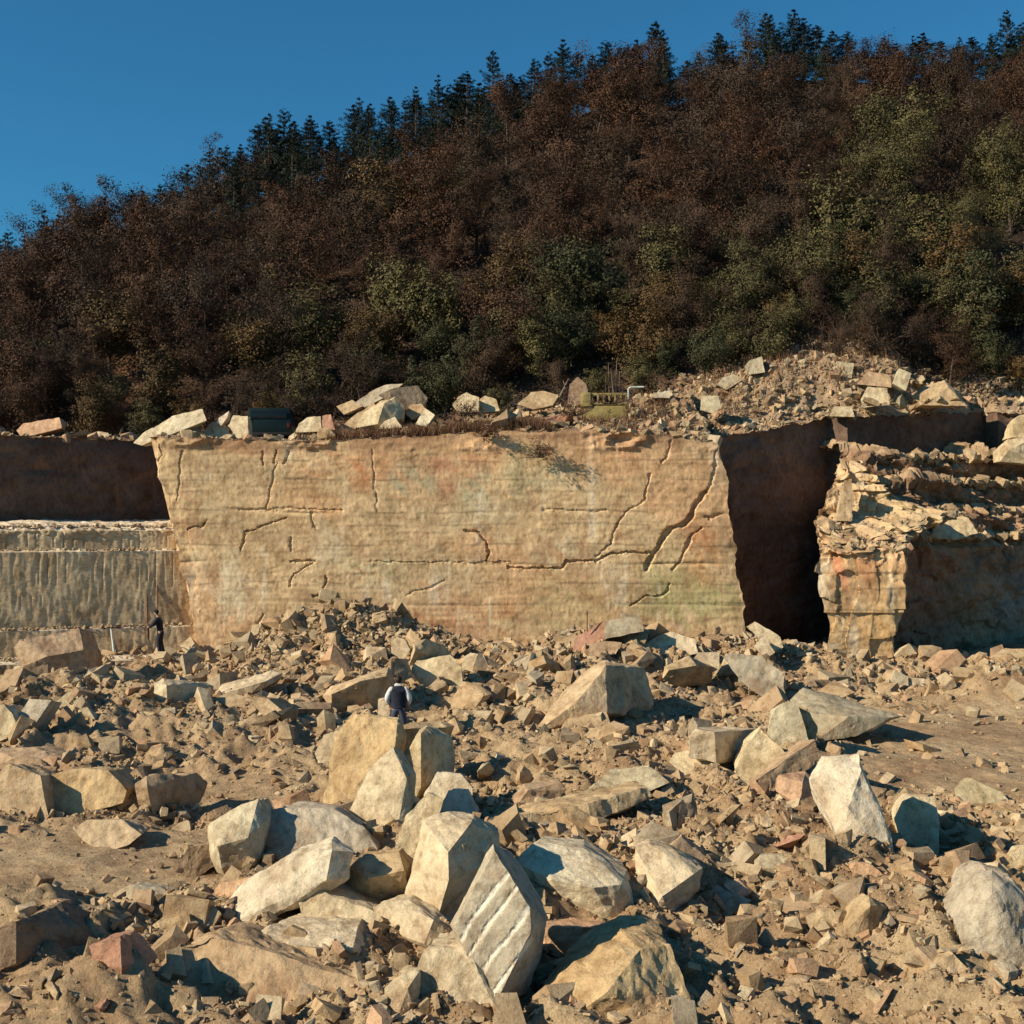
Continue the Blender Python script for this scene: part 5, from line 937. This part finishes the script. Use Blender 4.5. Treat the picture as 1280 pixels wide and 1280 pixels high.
# person in the dark vest, seen from behind, hands on hips
Yp = 32.2; Xp = (498-640)*Yp/F; zt = CAMZ-(845-640)*Yp/F; gzp = float(ground(Xp, Yp)); hh = 1.74
JT = dict(pelvis=(0, 0, .94), chest=(0, .0, 1.33), neck=(0, -.02, 1.50), head=(0, -.03, 1.585), lsh=(.19, 0, 1.42), rsh=(-.19, 0, 1.42), lel=(.30, .05, 1.16), rel=(-.30, .05, 1.16), lwr=(.25, -.10, .98), rwr=(-.25, -.10, .98),
          lhip=(.10, 0, .90), rhip=(-.10, 0, .90), lkn=(.13, -.02, .50), rkn=(-.13, -.02, .50), lan=(.14, .03, .09), ran=(-.14, .03, .09))
pe = person((Xp, Yp, zt-hh), math.pi, JT, True, 'person with dark hair, black vest over a white hooded top, seen from behind', dict(top=M['white_cloth'], vest=M['navy'], trousers=M['jeans']))
print('person ground', zt-hh, gzp)
# stone under that person's feet
STAND = zt-hh
# dark vehicle on the terrace, seen end on
def box(name, c, s, mat, parent, bev=.03, taper=1., seg=2):
    bm = bmesh.new(); bmesh.ops.create_cube(bm, size=1)
    for v in bm.verts:
        k = taper if v.co.z > 0 else 1; v.co = Vector((v.co.x*s[0]*k, v.co.y*s[1]*(k if k < 1 else 1), v.co.z*s[2]))
    if bev: bmesh.ops.bevel(bm, geom=bm.edges[:], offset=bev, segments=seg, affect='EDGES', profile=.6)
    for f in bm.faces: f.smooth = True
    me = D.meshes.new(name); bm.to_mesh(me); bm.free(); me.set_sharp_from_angle(angle=math.radians(30)); return link(name, me, mat, parent, c)
Yv = 58.5; Xv = (340-640)*Yv/F; zv = float(terr(Xv, Yv, False)); ztop = CAMZ-(512-640)*Yv/F; hv = ztop-zv
e = empty('parked_vehicle', (Xv, Yv, zv), math.radians(4)); tag(e, 'dark green boxy vehicle parked on the terrace between pale boulders, seen end on', 'vehicle')
box('vehicle_body', (0, 0, hv*.38), (2.25, 4.2, hv*.46), M['car'], e, .07); cb = box('cabin', (0, .3, hv*.80), (2.1, 3.0, hv*.40), M['car'], e, .08, .90)
box('rear_window', (0, -1.2, hv*.78), (1.65, .06, hv*.24), M['glass'], e, .02); box('pale_panel', (-.86, -2.12, hv*.60), (.26, .05, .22), M['plate'], e, .01); box('bumper', (0, -2.12, hv*.19), (2.2, .14, .16), M['rubber'], e, .04)
for sx in (-1, 1):
    box('rear_lamp', (sx*1.0, -2.1, hv*.44), (.14, .06, .22), M['light'], e, .01); box('side_window', (sx*1.0, .3, hv*.80), (.05, 2.2, hv*.22), M['glass'], e, .01)
    for sy in (-1.35, 1.35):
        bm = bmesh.new(); bmesh.ops.create_cone(bm, cap_ends=True, segments=24, radius1=.34, radius2=.34, depth=.22, matrix=Matrix.Rotation(math.pi/2, 4, 'Y')); bmesh.ops.bevel(bm, geom=bm.edges[:], offset=.03, segments=2, affect='EDGES')
        me = D.meshes.new('wheel'); bm.to_mesh(me); bm.free(); wh = link('wheel', me, M['rubber'], e, (sx*.95, sy, .34)); bm = bmesh.new(); bmesh.ops.create_cone(bm, cap_ends=True, segments=16, radius1=.18, radius2=.16, depth=.24, matrix=Matrix.Rotation(math.pi/2, 4, 'Y')); me = D.meshes.new('rim'); bm.to_mesh(me); bm.free(); link('rim', me, M['steel'], wh)
# yellow machine half hidden by weeds
Ym = 55.5; Xm = (757-640)*Ym/F; zm = CAMZ-(508-640)*Ym/F; e = empty('yellow_machine', (Xm, Ym, float(terr(Xm, Ym, False))-.05), math.radians(-4), 1.3); tag(e, 'yellow metal machine frame half hidden behind dry weeds at the cliff edge', 'machine')
box('chassis', (0, 0, .28), (1.5, .9, .5), M['yellow'], e, .04); box('top_rail', (.12, -.42, .92), (1.25, .08, .09), M['yellow'], e, .015); box('bottom_rail', (.12, -.42, .60), (1.25, .08, .08), M['yellow'], e, .015)
box('engine', (.1, .0, .70), (1.1, .55, .35), M['rubber'], e, .05)
for k in range(7): box('upright', (-.46+k*.195, -.42, .76), (.06, .07, .26), M['yellow'], e, .01)
box('end_box', (-.68, -.3, .74), (.34, .45, .48), M['yellow'], e, .03)
tubeobj('exhaust_pipe', [(.78, -.2, .6), (.78, -.2, 1.12), (.86, -.2, 1.18), (1.32, -.2, 1.18)], .03, M['plate'], e)
# ================================================================ LIGHT, SKY, CAMERA
SUN = Vector((-.81, -.34, .475)).normalized()            # towards the sun
sun = D.lights.new('sun', 'SUN'); sun.energy = 5.0; sun.angle = math.radians(.5); sun.color = (1, .86, .645)
so = D.objects.new('sun', sun); COL.objects.link(so); so.rotation_euler = SUN.to_track_quat('Z', 'Y').to_euler(); so.location = (-60, -40, 60)
w = D.worlds.new('World'); SC.world = w; w.use_nodes = True; t = w.node_tree; bg = t.nodes['Background']
sky = t.nodes.new('ShaderNodeTexSky'); sky.sky_type = 'NISHITA'; sky.sun_disc = False
sky.sun_elevation = math.asin(SUN.z); sky.sun_rotation = math.atan2(SUN.x, SUN.y); sky.altitude = 200; sky.air_density = 1.0; sky.dust_density = .3; sky.ozone_density = 2.2
tn = mul(t, sky.outputs[0], (.30, .96, 1.22)); t.links.new(tn.outputs[2], bg.inputs[0]); bg.inputs[1].default_value = .063
cam = D.cameras.new('camera'); cam.angle = math.radians(45); cam.clip_end = 3000; cam.clip_start = .1
co = D.objects.new('camera', cam); COL.objects.link(co); co.location = (0, 0, CAMZ); co.rotation_euler = (math.pi/2, 0, 0); SC.camera = co
SC.view_settings.view_transform = 'Standard'; SC.view_settings.look = 'None'; SC.view_settings.exposure = .42; SC.view_settings.gamma = 1
SC.cycles.max_bounces = 5; SC.cycles.diffuse_bounces = 3
